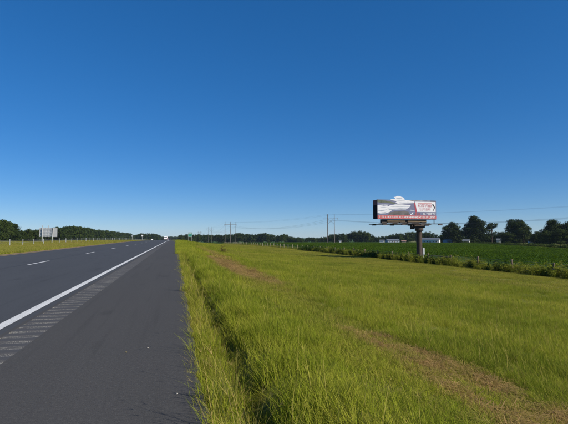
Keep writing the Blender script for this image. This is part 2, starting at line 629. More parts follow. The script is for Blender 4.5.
def fbm(x, y, s, o=0.0):
    return mnoise.noise(Vector((x * s, y * s, o))) + 0.5 * mnoise.noise(Vector((x * s * 2.1, y * s * 2.1, o + 7)))

def dryness(x, y):
    """how dead the grass is: a mown strip parallel to the road, worn into patches near by"""
    e = 0.35 * fbm(x, y * 0.4, 0.8, 3)
    if y < 11:
        lo, hi, wd = 2.0, 3.4 + 0.25 * max(0, 6 - y), 0.6
    else:
        lo, hi, wd = 1.55, 4.0, 0.5
    t = min(max((x + e - lo) / wd, 0), 1) * min(max((hi - (x + e)) / 0.25, 0), 1)
    far = min(max((y - 11) / 8, 0), 1) * min(max((75 - y) / 40, 0), 1)
    nearp = 0.60 + 1.1 * fbm(x, y, 1.9, 12)
    nearp *= 1 - 0.85 * min(max((y - 6.3) / 1.5, 0), 1)
    d = t * (far * (0.85 + 0.3 * fbm(x, y, 0.6, 5)) + (1 - far) * min(max(nearp, 0.05), 1.0))
    d += 0.30 * max(0, fbm(x, y, 0.35, 21) - 0.25)
    return min(max(d, 0.0), 1.0)

# clump kinds:  tall, mid, short/dry, seedy
tall = [grass_clump('g', grass_m, 64, 0.13, 0.12, 0.32, 0.0021, 0.34, 0.55, 4, seeds=(1 if i == 0 else 0)) for i in range(3)]
mid = [grass_clump('g', grass_m, 66, 0.13, 0.06, 0.18, 0.0021, 0.40, 0.50, 3) for i in range(3)]
short = [grass_clump('g', grass_m, 44, 0.15, 0.03, 0.10, 0.0022, 0.5, 0.4, 2, flat=60) for i in range(2)]
seedy = [grass_clump('g', grass_m, 14, 0.10, 0.25, 0.44, 0.0024, 0.35, 0.5, 4, seeds=3) for i in range(2)]
KINDS = tall + mid + short + seedy        # 0-2 tall, 3-5 mid, 6-7 short, 8-9 seedy

def in_view(x, y, margin=1.5):
    d = y * math.cos(PSI) + x * math.sin(PSI)
    if d < 0.3: return False
    r = x * math.cos(PSI) - y * math.sin(PSI)
    return abs(r) < d * 0.66 + margin

pts = []
def put(x, y, k, s, hs, dry, tilt=0.12, dz=0.0):
    pts.append((x, y, gz(x, y) + dz, random.gauss(0, tilt), random.gauss(0, tilt), random.uniform(0, 6.283), s, s, s * hs, k, dry))

def near_kind(x, y):
    d = dryness(x, y)
    if x < 0.44 + 0.04 * fbm(y, 0, 0.7, 1):
        return (random.choice((0, 1, 2, 1, 2, 1, 2, 8)) , random.uniform(0.65, 1.0) * (1 + .25 * fbm(y, 3, 1.3, 2)), (.85 + .6 * fbm(y, 7, 0.8, 4)), 0.05 + 0.5 * (random.random() ** 3))
    if x < 0.72:
        return (random.choice((3, 4, 5, 6)), random.uniform(.8, 1.1), random.uniform(.6, 1.1), 0.3 * random.random())
    if d > 0.38 and random.random() < (0.62 if y < 9 else 0.85):
        return (random.choice((6, 7)), random.uniform(0.9, 1.3), random.uniform(0.5, 1.0), min(1, d + 0.1))
    edge = 3.4 + 0.25 * max(0, 6 - y) + 0.3 * fbm(y, 1.0, 0.9, 2)
    if x > edge:
        return (random.choice((0, 1, 2, 3, 4)), random.uniform(0.8, 1.1), 0.85 + 0.55 * fbm(x, y, 0.55, 9), d * 0.5 + 0.32 * random.random() ** 3)
    if x < 1.7:
        return (random.choice((0, 1, 2, 1) if x < 1.15 else (1, 3, 4, 5)), random.uniform(0.8, 1.1), ((.9 if y < 6 else 1.1) if x < 1.1 else .75) + 0.4 * fbm(x, y, 0.9, 9), d * 0.6 + 0.06 * random.random())
    return (random.choice((3, 4, 5, 4, 6)), random.uniform(0.85, 1.15), 0.8 + 0.3 * fbm(x, y, 0.6, 9), d * 0.8 + 0.15 * random.random())

def fill(x0, x1, y0, y1, dens, kind, scale=1.0):
    n = int((x1 - x0) * (y1 - y0) * dens)
    for _ in range(n):
        x, y = random.uniform(x0, x1), random.uniform(y0, y1)
        if not in_view(x, y): continue
        if 0.48 < x < 0.66 and random.random() < 0.2: continue
        k, s, hs, dry = kind(x, y)
        put(x, y, k, s * scale, hs / scale ** 0.5, dry)

fill(0.22, 8, -1, 7, 110, near_kind)
fill(0.23, 13, 7, 16, 50, near_kind, 1.1)
fill(0.22, 20, 16, 32, 24, near_kind, 1.3)
# overhanging fringe at the edge of the asphalt
for _ in range(1150):
    y = random.uniform(1.2, 30)
    if fbm(y, 1, 1.6, 6) < -.12 and random.random() < .75: continue
    put(0.21 + random.uniform(-0.01, 0.10), y, random.choice((1, 2, 1, 2, 4)), random.uniform(0.45, 0.8), random.uniform(0.5, 0.9), 0.7 * random.random() ** 2, 0.28)
scatter('verge_grass', KINDS, pts, 'rough green grass with dead straw patches beside the asphalt shoulder', 'grass')

# farther: patches
pat = [patch_clump('p', grass_m, 330, 0.62, 0.10, 0.30, 0.007, 0.3, 0.4) for i in range(3)]
patshort = [patch_clump('p', grass_m, 330, 0.62, 0.04, 0.12, 0.008, 0.5, 0.4) for i in range(2)]
pts = []
def far_fill(x0, x1, y0, y1, dens, sc, m_edge=3):
    n = int((x1 - x0) * (y1 - y0) * dens)
    for _ in range(n):
        x, y = random.uniform(x0, x1), random.uniform(y0, y1)
        if not in_view(x, y, m_edge): continue
        d = dryness(x, y) if x < 5 else 0.16 * random.random() + 0.35 * max(0, fbm(x, y, 0.08, 4) - 0.05)
        pal = min(max((x - 12) / 12, 0), 1)      # paler, shorter and drier towards the fence
        d = min(1, d + 0.22 * pal)
        if x < 0.55: k, hs = random.choice((0, 1, 2)), 1.35
        elif x < 0.8 and y < 60: continue
        elif d > 0.4: k, hs = random.choice((3, 4)), 1.0
        else: k, hs = random.choice((0, 1, 2)), (0.8 + 0.7 * fbm(x, y, 0.22, 9)) * (1 - 0.4 * pal)
        xx = max(x, 0.42) if sc < 2 else max(x, 0.75)
        s = sc if x > 1 else 0.5
        pts.append((xx if x > 1 else x + .12, y, gz(x, y), 0, 0, random.uniform(0, 6.283), s, s, max(0.35, hs) * (1.0 if sc < 2 else 1.15), k, d))
far_fill(0.2, 31, 30, 60, 2.4, 1.0)
far_fill(20, 31, 16, 32, 2.4, 1.0)
far_fill(13, 20, 7, 16, 3.0, 0.9)
far_fill(0.15, 1.0, 30, 110, 7, 1.0)
far_fill(0.6, 31, 60, 130, 0.9, 1.7)
far_fill(0.6, 31, 130, 330, 0.3, 3.0)
scatter('mown_grass', pat + patshort, pts, 'broad light green mown grass slope between the shoulder and the fence', 'grass')

# median on the left
mpat = [patch_clump('p', fargrass_m, 300, 0.62, 0.06, 0.22, 0.009, 0.35, 0.4) for i in range(3)]
pts = []
def med_fill(x0, x1, y0, y1, dens, sc):
    for _ in range(int((x1 - x0) * (y1 - y0) * dens)):
        x, y = random.uniform(x0, x1), random.uniform(y0, y1)
        if not in_view(x, y, 4): continue
        if x > -11.3: s = 0.55 * sc
        else: s = sc
        if x + 0.62 * s > -10.75: continue
        d = 0.12 * random.random() + 0.5 * max(0, fbm(x, y * 0.5, 0.15, 4))
        pts.append((x, y, ground(x, y), 0, 0, random.uniform(0, 6.283), s, s, random.uniform(0.7, 1.15) * (1.25 if sc > 2 else 1), random.randrange(3), d))
med_fill(-21, -10.9, 20, 75, 2.6, 1.0)
med_fill(-23, -11.0, 75, 170, 0.9, 1.7)
med_fill(-37, -11.5, 170, 420, 0.25, 3.0)
med_fill(-37, -21, 20, 170, 0.6, 2.0)
med_fill(-100, -53, 60, 420, 0.12, 4.0)
scatter('median_grass', mpat, pts, 'yellow green mown grass of the median under the cable barrier', 'grass')

# weeds and vines on the fence line ------------------------------------
weed_m = leafy('fence_weeds', [(0.11, 0.15, 0.014), (0.17, 0.21, 0.018), (0.25, 0.26, 0.03)], 0.4, ((0.2, 0.16, 0.04), (0.3, 0.24, 0.07)), scale=0.5)
vine_m = leafy('vine', [(0.022, 0.045, 0.008), (0.035, 0.065, 0.011), (0.05, 0.085, 0.014)], 0.3, None, scale=0.5)
def weed_mesh(n, hh, rad, m, nleaf, size, mound=False):
    V, F, H, RV = [], [], [], []
    if mound:
        for _ in range(nleaf):
            v = Vector((random.gauss(0, 1), random.gauss(0, 1), abs(random.gauss(0, 1)))).normalized()
            p = Vector((v.x * rad, v.y * rad, v.z * hh * random.uniform(0.35, 1)))
            leaf_quads(V, F, H, RV, p, v + Vector((random.gauss(0, .6), random.gauss(0, .6), random.gauss(0, .6))), size * random.uniform(.6, 1.2), random.random())
    for _ in range(n):
        a = random.uniform(0, 6.283); rr = rad * math.sqrt(random.random())
        x, y = rr * math.cos(a), rr * math.sin(a)
        h = hh * random.uniform(0.5, 1.1); ang = random.uniform(0, 6.283)
        blade_geo(V, F, H, RV, x, y, h, 0.008, ang, 0.12, 0.15, 3, random.random())
        if not mound:
            for _k in range(nleaf):
                t = random.uniform(0.15, 1.0)
                p = Vector((x + math.cos(ang) * h * (0.12 * t + .15 * t * t) + random.gauss(0, .07), y + math.sin(ang) * h * (0.12 * t + .15 * t * t) + random.gauss(0, .07), h * t))
                leaf_quads(V, F, H, RV, p, Vector((random.gauss(0, .7), random.gauss(0, .7), 1)), size * random.uniform(.6, 1.2), random.random())
    return attr_mesh('w', V, F, H, RV, m)
weeds = [weed_mesh(9, 1.15, 0.34, weed_m, 16, 0.065), weed_mesh(8, 1.3, 0.3, weed_m, 20, 0.055), weed_mesh(12, 0.85, 0.4, weed_m, 13, 0.07),
         grass_clump('w', weed_m, 60, 0.3, 0.4, 1.1, 0.008, 0.25, 0.4, 3)]
vines = [weed_mesh(3, 1.1, 0.42, vine_m, 210, 0.075, True), weed_mesh(3, 0.9, 0.5, vine_m, 240, 0.075, True)]
pts, vpts = [], []
y = 14.0
while y < 98:
    for _ in range(7):
        x = 31.3 + random.gauss(0, 0.65)
        yy_ = y + random.uniform(0, 0.5)
        s = random.uniform(0.65, 1.2) * (0.95 + 0.35 * fbm(y, 2, 0.12, 3)) * (0.9 if y < 60 else 0.85)
        pts.append((x, yy_, gz(x, yy_), 0, 0, random.uniform(0, 6.283), s, s, s, random.choice((0, 1, 2, 2, 3)), 0.35 * random.random() ** 2))
    vv = fbm(y, 5, 0.22, 8)
    if vv > 0.06 or 46 < y < 53 or (y > 53 and random.random() < .7):
        for _ in range(3 if y > 46 else 2):
            x = 31.05 + random.gauss(0, 0.18)
            s = random.uniform(0.7, 1.15)
            vpts.append((x, y + random.uniform(0, .5), gz(x, y), 0, 0, random.uniform(0, 6.283), s * .8, s, s * 1.05, random.randrange(2), 0))
    y += 0.5
for _ in range(60):           # dark thicket where the vines end
    y = random.uniform(93, 109); x = 30.9 + random.gauss(0, .5); s = random.uniform(.9, 1.5)
    vpts.append((x, y, gz(x, y), 0, 0, random.uniform(0, 6.283), s, s, s, random.randrange(2), 0))
for _ in range(700):          # thin weeds further along
    y = random.uniform(98, 300); x = 31.3 + random.gauss(0, 0.7); s = random.uniform(.4, .75)
    pts.append((x, y, gz(x, y), 0, 0, random.uniform(0, 6.283), s * 1.5, s * 1.5, s, random.choice((0, 2, 3)), 0.5 * random.random()))
scatter('fence_weeds', weeds, pts, 'tall yellow green weeds growing through the wire fence', 'weeds')
scatter('vine', vines, vpts, 'dark leafy vines smothering the wire of the field fence', 'vines')

# soybean crop ---------------------------------------------------------
crop_m = leafy('crop', [(0.036, 0.074, 0.003), (0.054, 0.10, 0.004), (0.076, 0.125, 0.006)], 0.3, None, scale=0.05, rough=0.5)
def crop_patch(rows, length, per):
    V, F, H, RV = [], [], [], []
    for r in range(rows):
        x0 = (r - (rows - 1) / 2) * 0.92
        for _ in range(per):
            y = random.uniform(-length / 2, length / 2)
            t = random.uniform(-1, 1)
            hh = 0.72 * (1 - 0.45 * t * t) * random.uniform(0.72, 1.08)
            leaf_quads(V, F, H, RV, Vector((x0 + 0.42 * t, y, hh)), Vector((random.gauss(0, .45) + 0.5 * t, random.gauss(0, .45), 1)), random.uniform(0.07, 0.13), random.random())
    return attr_mesh('c', V, F, H, RV, crop_m)
crops = [crop_patch(5, 5.0, 190) for _ in range(3)]
pts = []
def crop_fill(x0, x1, y0, y1, sc):
    stepx, stepy = 4.6 * sc, 4.8 * sc
    x = x0
    while x < x1:
        y = y0
        while y < y1:
            xc, yc = x + stepx / 2, y + stepy / 2
            if in_view(xc, yc, 10) and not (abs(xc - 37) < 3 and 50 < yc < 64):
                if yc > field_far(xc) + 4 * sc:
                    pts.append((xc, yc, ground(xc, yc), random.gauss(0, .004), 0, random.choice((0, math.pi)), sc, sc * 1.03, random.uniform(0.94, 1.08), random.randrange(3), 0))
            y += stepy
        x += stepx
crop_fill(37.5, 130.4, 8, 142, 1.0)
crop_fill(37.5, 129.5, 142, 300, 1.0)
crop_fill(130.4, 195, 100, 300, 1.0)
crop_fill(34.5, 230, 300, 620, 2.0)
scatter('crop', crops, pts, 'even dark green rows of low bean crop filling the field', 'crop')

# ------------------------------------------------------------------ hedge strip beyond the crop
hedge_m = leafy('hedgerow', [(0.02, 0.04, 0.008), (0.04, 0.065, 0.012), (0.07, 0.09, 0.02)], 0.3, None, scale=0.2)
hm = [weed_mesh(2, 1.2, 0.9, hedge_m, 260, 0.14, True), weed_mesh(2, 1.0, 1.2, hedge_m, 300, 0.14, True)]
pts, spts = [], []
for k in range(360):
    x = 86 + k * 0.26 + random.uniform(-.3, .3)
    y = field_far(x)
    for off, p in ((random.uniform(6.5, 9.5), pts),):
        xx, yy_ = x + off * 0.905, y - off * 0.425
        s = random.uniform(0.8, 1.5)
        p.append((xx, yy_, ground(xx, yy_), 0, 0, random.uniform(0, 6.283), s, s, s * random.uniform(.6, 1.05), random.randrange(2), 0))
    for _ in range(2):
        off = random.uniform(0.5, 5.5)
        xx, yy_ = x + off * 0.905, y - off * 0.425
        spts.append((xx, yy_, ground(xx, yy_) - .05, 0, 0, random.uniform(0, 6.283), 1.6, 1.6, random.uniform(1.4, 2.2), random.randrange(3), 0.2 * random.random()))
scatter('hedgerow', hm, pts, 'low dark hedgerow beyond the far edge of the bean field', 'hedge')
scatter('field_track_grass', mpat, spts, 'pale grass strip between the bean field and the hedgerow', 'grass')

# ------------------------------------------------------------------ right-of-way fence
wood_m = plain('weathered_wood', (0.20, 0.15, 0.105), 0.9, 0.1, var=0.45, scale=6)
pale_wood = plain('pale_wood', (0.30, 0.26, 0.18), 0.9, 0.1, var=0.35, scale=6)
wire_m = plain('galvanised_wire', (0.35, 0.36, 0.36), 0.5, 0.5, 0.6)
FX = 31.0
fence = tag(empty('wire_fence', (FX, 31.7, ground(FX, 31.7))), 'long wire fence on wooden posts between mown grass and bean field', 'fence')
def post_mesh(h, r, m, seed):
    random.seed(seed)
    mb = MB()
    n = 8
    zs = [-0.3, 0, h * .35, h * .7, h - 0.02, h]
    mb.tube([(random.gauss(0, .006), random.gauss(0, .006), z) for z in zs], [r, r * 1.02, r * random.uniform(.93, 1.05), r * .97, r * .96, r * .8], n)
    me = bpy.data.meshes.new('post')
    me.from_pydata(mb.v, [], mb.f); me.materials.append(m); me.update()
    return me
postm = [post_mesh(1.30, 0.085, wood_m, 1), post_mesh(1.22, 0.075, wood_m, 2), post_mesh(1.36, 0.1, wood_m, 3)]
postp = [post_mesh(1.25, 0.085, pale_wood, 4), post_mesh(1.3, 0.09, pale_wood, 5)]
random.seed(99)
posts_y = [31.7 + 4.85 * k for k in range(-4, 56)]
bz = fence.location
for i, y in enumerate(posts_y):
    me = random.choice(postm if y < 85 else postp)
    if abs(y - 41.4) < 0.1: me = postm[2]
    o = link(bpy.data.objects.new('post', me), fence)
    o.location = (random.gauss(0, .02), y - bz.y, ground(FX, y) - bz.z)
    o.rotation_euler = (random.gauss(0, .025), random.gauss(0, .025), random.uniform(0, 6))
for hgt in (0.35, 0.65, 0.95, 1.15):
    mb = MB()
    mb.tube([(-0.09, y - bz.y, ground(FX, y) - bz.z + hgt + random.gauss(0, .015)) for y in posts_y], 0.005, 4)
    mb.build('wire', wire_m, fence)
mb = MB(); mb.tube([(0, 46.25 - bz.y, ground(FX, 46.2) - bz.z + 1.02), (0.0, 51.0 - bz.y, ground(FX, 51) - bz.z + 1.05)], 0.05, 8)
mb.build('brace_rail', wood_m, fence)

# ------------------------------------------------------------------ cable barrier in the median
galv = plain('galvanised_steel', (0.40, 0.41, 0.41), 0.5, 0.5, 0.2, var=0.12)
BX = -18.5
bar = tag(empty('cable_barrier', (BX, 57.5, ground(BX, 57.5))), 'pale steel cable barrier on short posts along the grassy median', 'barrier')
mb = MB(); mb.box(-.035, .035, -.03, -.022, -.1, .8).box(-.035, .035, .022, .03, -.1, .8).box(-.005, .005, -.0219, .0219, -.1, .79).box(-.033, .033, -.028, .028, .801, .812)
bp = mb.build('post', galv, bar)
bys = [57.5 + 4.5 * k for k in range(-6, 62)]
for i, y in enumerate(bys):
    o = bp if i == 0 else bp.copy()
    if i: COL.objects.link(o)
    o.location = (0, y - 57.5, ground(BX, y) - bar.location.z)
    o.rotation_euler = (random.gauss(0, .015), random.gauss(0, .015), 0)
for hgt in (0.42, 0.56, 0.70):
    mb = MB(); mb.tube([(0.045, y - 57.5, ground(BX, y) - bar.location.z + hgt) for y in bys], 0.008, 6)
    mb.build('cable', wire_m, bar)

# ------------------------------------------------------------------ trees
bark = plain('bark', (0.06, 0.047, 0.037), 0.95, 0.1, var=0.5, scale=4)
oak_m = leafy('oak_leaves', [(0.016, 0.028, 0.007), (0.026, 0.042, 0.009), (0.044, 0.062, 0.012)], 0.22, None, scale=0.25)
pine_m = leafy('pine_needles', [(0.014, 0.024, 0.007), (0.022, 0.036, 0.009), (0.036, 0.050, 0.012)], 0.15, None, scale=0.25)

def tree_meshes(kind, seed, m, nleaf=3000, leaf=0.027):
    """unit tree: height 1, returns (trunk mesh, crown mesh)"""
    random.seed(seed)
    lobes = []
    if kind == 'oak':
        trunk_top = .62
        for _ in range(44):
            a = random.uniform(0, 6.283); t = random.random()
            z = 0.26 + 0.62 * t
            rr = 0.36 * math.sqrt(max(0.05, 1 - ((z - 0.50) / 0.47) ** 2)) * math.sqrt(random.uniform(.2, 1))
            lobes.append((Vector((rr * math.cos(a), rr * math.sin(a), z)), random.uniform(.085, .15)))
        lobes.append((Vector((random.gauss(0, .04), random.gauss(0, .04), .90)), .10))
    elif kind == 'edge':
        trunk_top = .6
        for _ in range(46):
            a = random.uniform(0, 6.283); t = random.random()
            z = 0.06 + 0.80 * t
            rr = 0.40 * math.sqrt(max(0.08, 1 - ((z - 0.38) / 0.56) ** 2)) * math.sqrt(random.uniform(.2, 1))
            lobes.append((Vector((rr * math.cos(a), rr * math.sin(a), z)), random.uniform(.09, .15)))
        lobes.append((Vector((random.gauss(0, .06), random.gauss(0, .06), .89)), .11))
    elif kind == 'cone':      # full, slightly pointed pine
        trunk_top = .93
        for _ in range(60):
            a = random.uniform(0, 6.283); t = random.random() ** 1.15
            z = 0.10 + 0.80 * t
            env = 0.36 * (1 - max(0, (z - .35) / .62) ** 1.7) if z > .35 else 0.36 * (0.75 + 0.25 * z / .35)
            rr = env * math.sqrt(random.uniform(.25, 1))
            lobes.append((Vector((rr * math.cos(a), rr * math.sin(a), z)), random.uniform(.07, .125)))
        lobes.append((Vector((0, 0, .92)), .08))
    else:                     # tufted pine: open stem, crown on top and a few side tufts
        trunk_top = .9
        for _ in range(13):
            a = random.uniform(0, 6.283)
            z = random.uniform(.72, .93); rr = .17 * math.sqrt(random.random())
            lobes.append((Vector((rr * math.cos(a), rr * math.sin(a), z)), random.uniform(.06, .095)))
        for _ in range(9):
            a = random.uniform(0, 6.283)
            z = random.uniform(.10, .62); rr = random.uniform(.06, .24)
            lobes.append((Vector((rr * math.cos(a), rr * math.sin(a), z)), random.uniform(.045, .085)))
    V, F, H, RV = [], [], [], []
    tot = sum(r * r for _, r in lobes)
    for c, r in lobes:
        tone = random.uniform(0, .8)
        for _ in range(int(nleaf * r * r / tot)):
            v = Vector((random.gauss(0, 1), random.gauss(0, 1), random.gauss(0, 1))).normalized()
            p = c + Vector((v.x * r, v.y * r, v.z * r * .8)) * random.uniform(.5, 1.12)
            p.z = min(max(p.z, 0.01), 1.0)
            nr = v + Vector((random.gauss(0, .55), random.gauss(0, .55), random.gauss(0, .55) + .3))
            leaf_quads(V, F, H, RV, p, nr, leaf * random.uniform(.6, 1.35), min(1, max(0, tone + random.uniform(-.2, .3))))
    for _ in range(int(nleaf * (0.35 if kind != 'tuft' else 0.1))):
        c1, r1 = random.choice(lobes); c2, r2 = random.choice(lobes)
        p = c1.lerp(c2, random.uniform(.1, .5)) * Vector((1, 1, 1)).length / math.sqrt(3)
        p = p + Vector((random.gauss(0, .03), random.gauss(0, .03), random.gauss(0, .02)))
        if kind == 'tuft' and abs(c1.z - c2.z) > .2: continue
        leaf_quads(V, F, H, RV, p, Vector((random.gauss(0, 1), random.gauss(0, 1), random.gauss(0, 1))), leaf * random.uniform(.9, 1.7), random.random())
    crown = attr_mesh('crown', V, F, H, RV, m)
    mb = MB()
    bend = [(random.gauss(0, .012), random.gauss(0, .012)) for _ in range(5)]
    mb.tube([(bend[i][0] if i else 0, bend[i][1] if i else 0, trunk_top * i / 4 - (.02 if i == 0 else 0)) for i in range(5)], [.030, .022, .018, .013, .006], 7)
    for c, r in random.sample(lobes, 8):
        if c.z < .15: continue
        z0 = c.z * .62
        mb.tube([(0, 0, z0), tuple(c * .55 + Vector((0, 0, z0 * .45))), tuple(c)], [.011, .007, .003], 5)
    tm = bpy.data.meshes.new('trunk')
    tm.from_pydata(mb.v, [], mb.f); tm.materials.append(bark); tm.update()
    return tm, crown

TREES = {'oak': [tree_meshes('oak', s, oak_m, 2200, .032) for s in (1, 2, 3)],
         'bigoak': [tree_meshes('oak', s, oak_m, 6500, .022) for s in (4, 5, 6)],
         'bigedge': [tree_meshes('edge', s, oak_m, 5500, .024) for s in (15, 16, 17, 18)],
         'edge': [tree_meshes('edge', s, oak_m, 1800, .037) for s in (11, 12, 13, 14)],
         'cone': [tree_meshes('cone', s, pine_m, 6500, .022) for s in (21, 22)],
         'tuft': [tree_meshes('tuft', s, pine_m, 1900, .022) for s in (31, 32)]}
random.seed(5)
def tree(name, kind, var, loc, h, wid, rz, label, group=None):
    tm, cm = TREES[kind][var % len(TREES[kind])]
    t = empty(name, loc, rz)
    t.scale = (wid, wid * random.uniform(.9, 1.1), h)
    link(bpy.data.objects.new('trunk', tm), t)
    link(bpy.data.objects.new('crown', cm), t)
    return tag(t, label, 'tree', group)

# right: single trees behind the hedgerow and the houses
def at_tree(name, kind, var, px, d, top, wpx, label, rz=0.0, group=None):
    p = G(px, d)
    h = topz(top, d) - p.z
    w_ = wpx / FPX * d / 0.78
    return tree(name, kind, var, p, h, w_, rz, label, group)
at_tree('broad_tree', 'cone', 1, 452, 345, 221.3, 23, 'rounded dark tree just right of the billboard, behind white sheds', 1.0)
at_tree('pine_tree', 'cone', 0, 475, 325, 214.6, 26, 'tallest dark evergreen, full to the ground, with pointed round top', .3)
at_tree('pine_tree', 'tuft', 0, 491.5, 322, 222.3, 21, 'open pine with a flat tuft above its bare stem, beside the tallest evergreen', 2.2)
at_tree('broad_tree', 'bigedge', 1, 484, 335, 232, 17, 'low dark tree filling the foot of the open tufted pine', .5)
at_tree('broad_tree', 'bigedge', 2, 500, 330, 231.5, 15, 'low bushy tree between tufted pine and the leaning two-tier tree', 2.4)
at_tree('pine_tree', 'bigoak', 1, 516.5, 285, 218.0, 19, 'upper tier of a tall dark tree, ragged top leaning over lower crown', .9)
at_tree('broad_tree', 'bigedge', 0, 523, 280, 223.5, 18, 'broad lower dark tree standing against the ragged tall one', 2.9)
at_tree('broad_tree', 'bigedge', 3, 508, 280, 231.5, 14, 'short round tree left of the ragged tall tree', .2)
at_tree('broad_tree', 'bigedge', 2, 537, 262, 230.8, 14, 'small round tree beside the little white roofed cottage', 1.2)
at_tree('broad_tree', 'bigoak', 0, 553, 240, 218.6, 20, 'tall broad tree, first of the clump past the small cottage', 1.8)
at_tree('broad_tree', 'bigoak', 2, 566, 238, 220.6, 20, 'second tall broad tree of the clump past the small cottage', 4.0)
at_tree('broad_tree', 'bigoak', 1, 581, 236, 219.0, 22, 'outermost tall broad tree of the clump past the small cottage', 5.0)
at_tree('broad_tree', 'bigedge', 1, 547, 225, 229.5, 16, 'olive green bushy tree in front of the tall clump', 2.0)
at_tree('broad_tree', 'bigedge', 3, 560, 222, 228.0, 18, 'wide olive tree low in front of the tall clump', .7)
at_tree('broad_tree', 'bigedge', 0, 574, 220, 229.0, 18, 'low bushy tree at the outer end in front of the tall clump', 3.7)
at_tree('broad_tree', 'bigedge', 2, 592, 220, 228.0, 20, 'bushy tree beyond the outer end of the tall clump', 3.1)

# tree rows: outline heights read off against the sky
prof_px = [(-60, 217), (-20, 218), (2, 218), (9, 219.5), (14, 227), (18, 230.5), (24, 229.8), (30, 228.5), (40, 229), (57, 226.5), (63, 226.5), (71, 224.6), (80, 226), (90, 228), (100, 229.3),
           (108, 230), (120, 231.5), (130, 233), (134, 235), (140, 233), (148, 233), (154, 232.6), (157.5, 234), (160, 236.2), (175, 236.2), (179, 235.6), (181, 234.6), (186, 233.6), (200, 233.8), (210, 234.2),
           (222, 234), (238, 232.2), (248, 233), (258, 233.6), (265, 232.6), (275, 235), (285, 233.2), (292, 236), (300, 237.3), (310, 236.8), (325, 236), (333, 233.6), (345, 232.6), (350, 231.8), (360, 229.2),
           (366, 231), (371, 234), (377, 236.4), (385, 235.6), (392, 233.8), (402, 231.5), (412, 231), (424, 232), (432, 230.8), (438, 236), (445, 236)]
ppx = [a for a, b in prof_px]; ppy = [b for a, b in prof_px]
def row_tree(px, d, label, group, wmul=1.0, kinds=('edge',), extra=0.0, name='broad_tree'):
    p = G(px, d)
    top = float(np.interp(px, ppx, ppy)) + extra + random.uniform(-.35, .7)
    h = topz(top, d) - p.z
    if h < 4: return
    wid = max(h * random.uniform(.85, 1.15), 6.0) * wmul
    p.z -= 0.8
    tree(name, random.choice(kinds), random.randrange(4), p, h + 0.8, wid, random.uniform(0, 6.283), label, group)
# along the far side of the other carriageway
lat = -108.0
y = 250.0
LL, LG = 'leafy tree in the continuous wood beyond the median and far carriageway', 'wood beyond the far carriageway'
while y < 1500:
    for x in (lat + random.uniform(-4, 4), lat - 12 + random.uniform(-5, 5)):
        yy_ = y + random.uniform(-2, 2)
        d = yy_ * math.cos(PSI) + x * math.sin(PSI)
        px = 284 + FPX * (x * math.cos(PSI) - yy_ * math.sin(PSI)) / d
        if px < -45 or px > 157: continue
        LL = ('tall tree in the highest mass of the wood before its dip' if px < 13 else 'low tree in the dip before the metal sign back' if px < 38
              else 'tree standing right behind the bare metal sign back' if px < 60 else 'tree of the even wood from the sign back to the grey sign' if px < 130 else 'tree of the wood tapering off behind the grey sign')
        LL += ', second rank' if x < lat - 5 else ', front rank'
        row_tree(px, d, LL, LG, extra=random.uniform(0, 2.0) if x < lat - 5 else 0, kinds=('edge', 'edge', 'oak'))
    y += 7.5 * max(1, y / 430.0)
# far end of the road and the rows at the back of the fields
for px in np.arange(139, 158, 1.6):
    row_tree(px, 1000 + random.uniform(-60, 60), 'tree of the clump closing the far end of the wood, by the white sign', 'clump at the end of the wood', 1.1)
for px in np.arange(157, 182, 1.3):
    row_tree(px, 1500 + random.uniform(-60, 60), 'distant blue green tree where the highway disappears over the crest', 'trees at the end of the road', 1.3)
for px in np.arange(180, 262, 2.6):
    row_tree(px + random.uniform(-1, 1), 760 + random.uniform(-60, 60), 'dark tree in the far row behind the green road sign and pylons', 'far row behind the pylons', 1.2, ('edge', 'edge', 'oak'))
for px in np.arange(262, 336, 2.9):
    row_tree(px + random.uniform(-1, 1), 690 + random.uniform(-50, 50), 'dark tree in the far row behind the bean field and wooden pylon', 'far row behind the bean field', 1.2, ('edge', 'edge', 'oak'))
for px in np.arange(336, 446, 3.6):
    row_tree(px + random.uniform(-1, 1), 560 + random.uniform(-30, 50), 'dark tree in the row behind the white farm buildings under the billboard', 'row behind the farm buildings', 1.05, ('edge', 'oak', 'edge'))
for px in np.arange(443, 600, 6.5):
    d = 430 - max(0, px - 470) * 1.2
    row_tree(px, d, 'low dark tree in the backdrop row behind the single tall trees', 'backdrop row behind the tall trees', 1.3, ('edge',), extra=-2.5)

# ------------------------------------------------------------------ billboard
steel_dark = plain('dark_steel', (0.055, 0.045, 0.04), 0.6, 0.4, 0.3)
rust = plain('brown_painted_steel', (0.062, 0.043, 0.033), 0.7, 0.3, 0.1, var=0.35)
panel_dark = plain('black_panel', (0.012, 0.014, 0.025), 0.8, 0.05, var=0.3)
BD = 68.0
bp_ = G(419, BD)
board = tag(empty('billboard', bp_), 'large billboard with a white boat advert on one thick brown pole', 'billboard')
BW, BH = 9.6, 2.8
zb = topz(219.3, BD) - bp_.z        # bottom of the face above the pole's foot
xl = -7.14                          # left end relative to the pole (the face is set off to one side)
xr = xl + BW
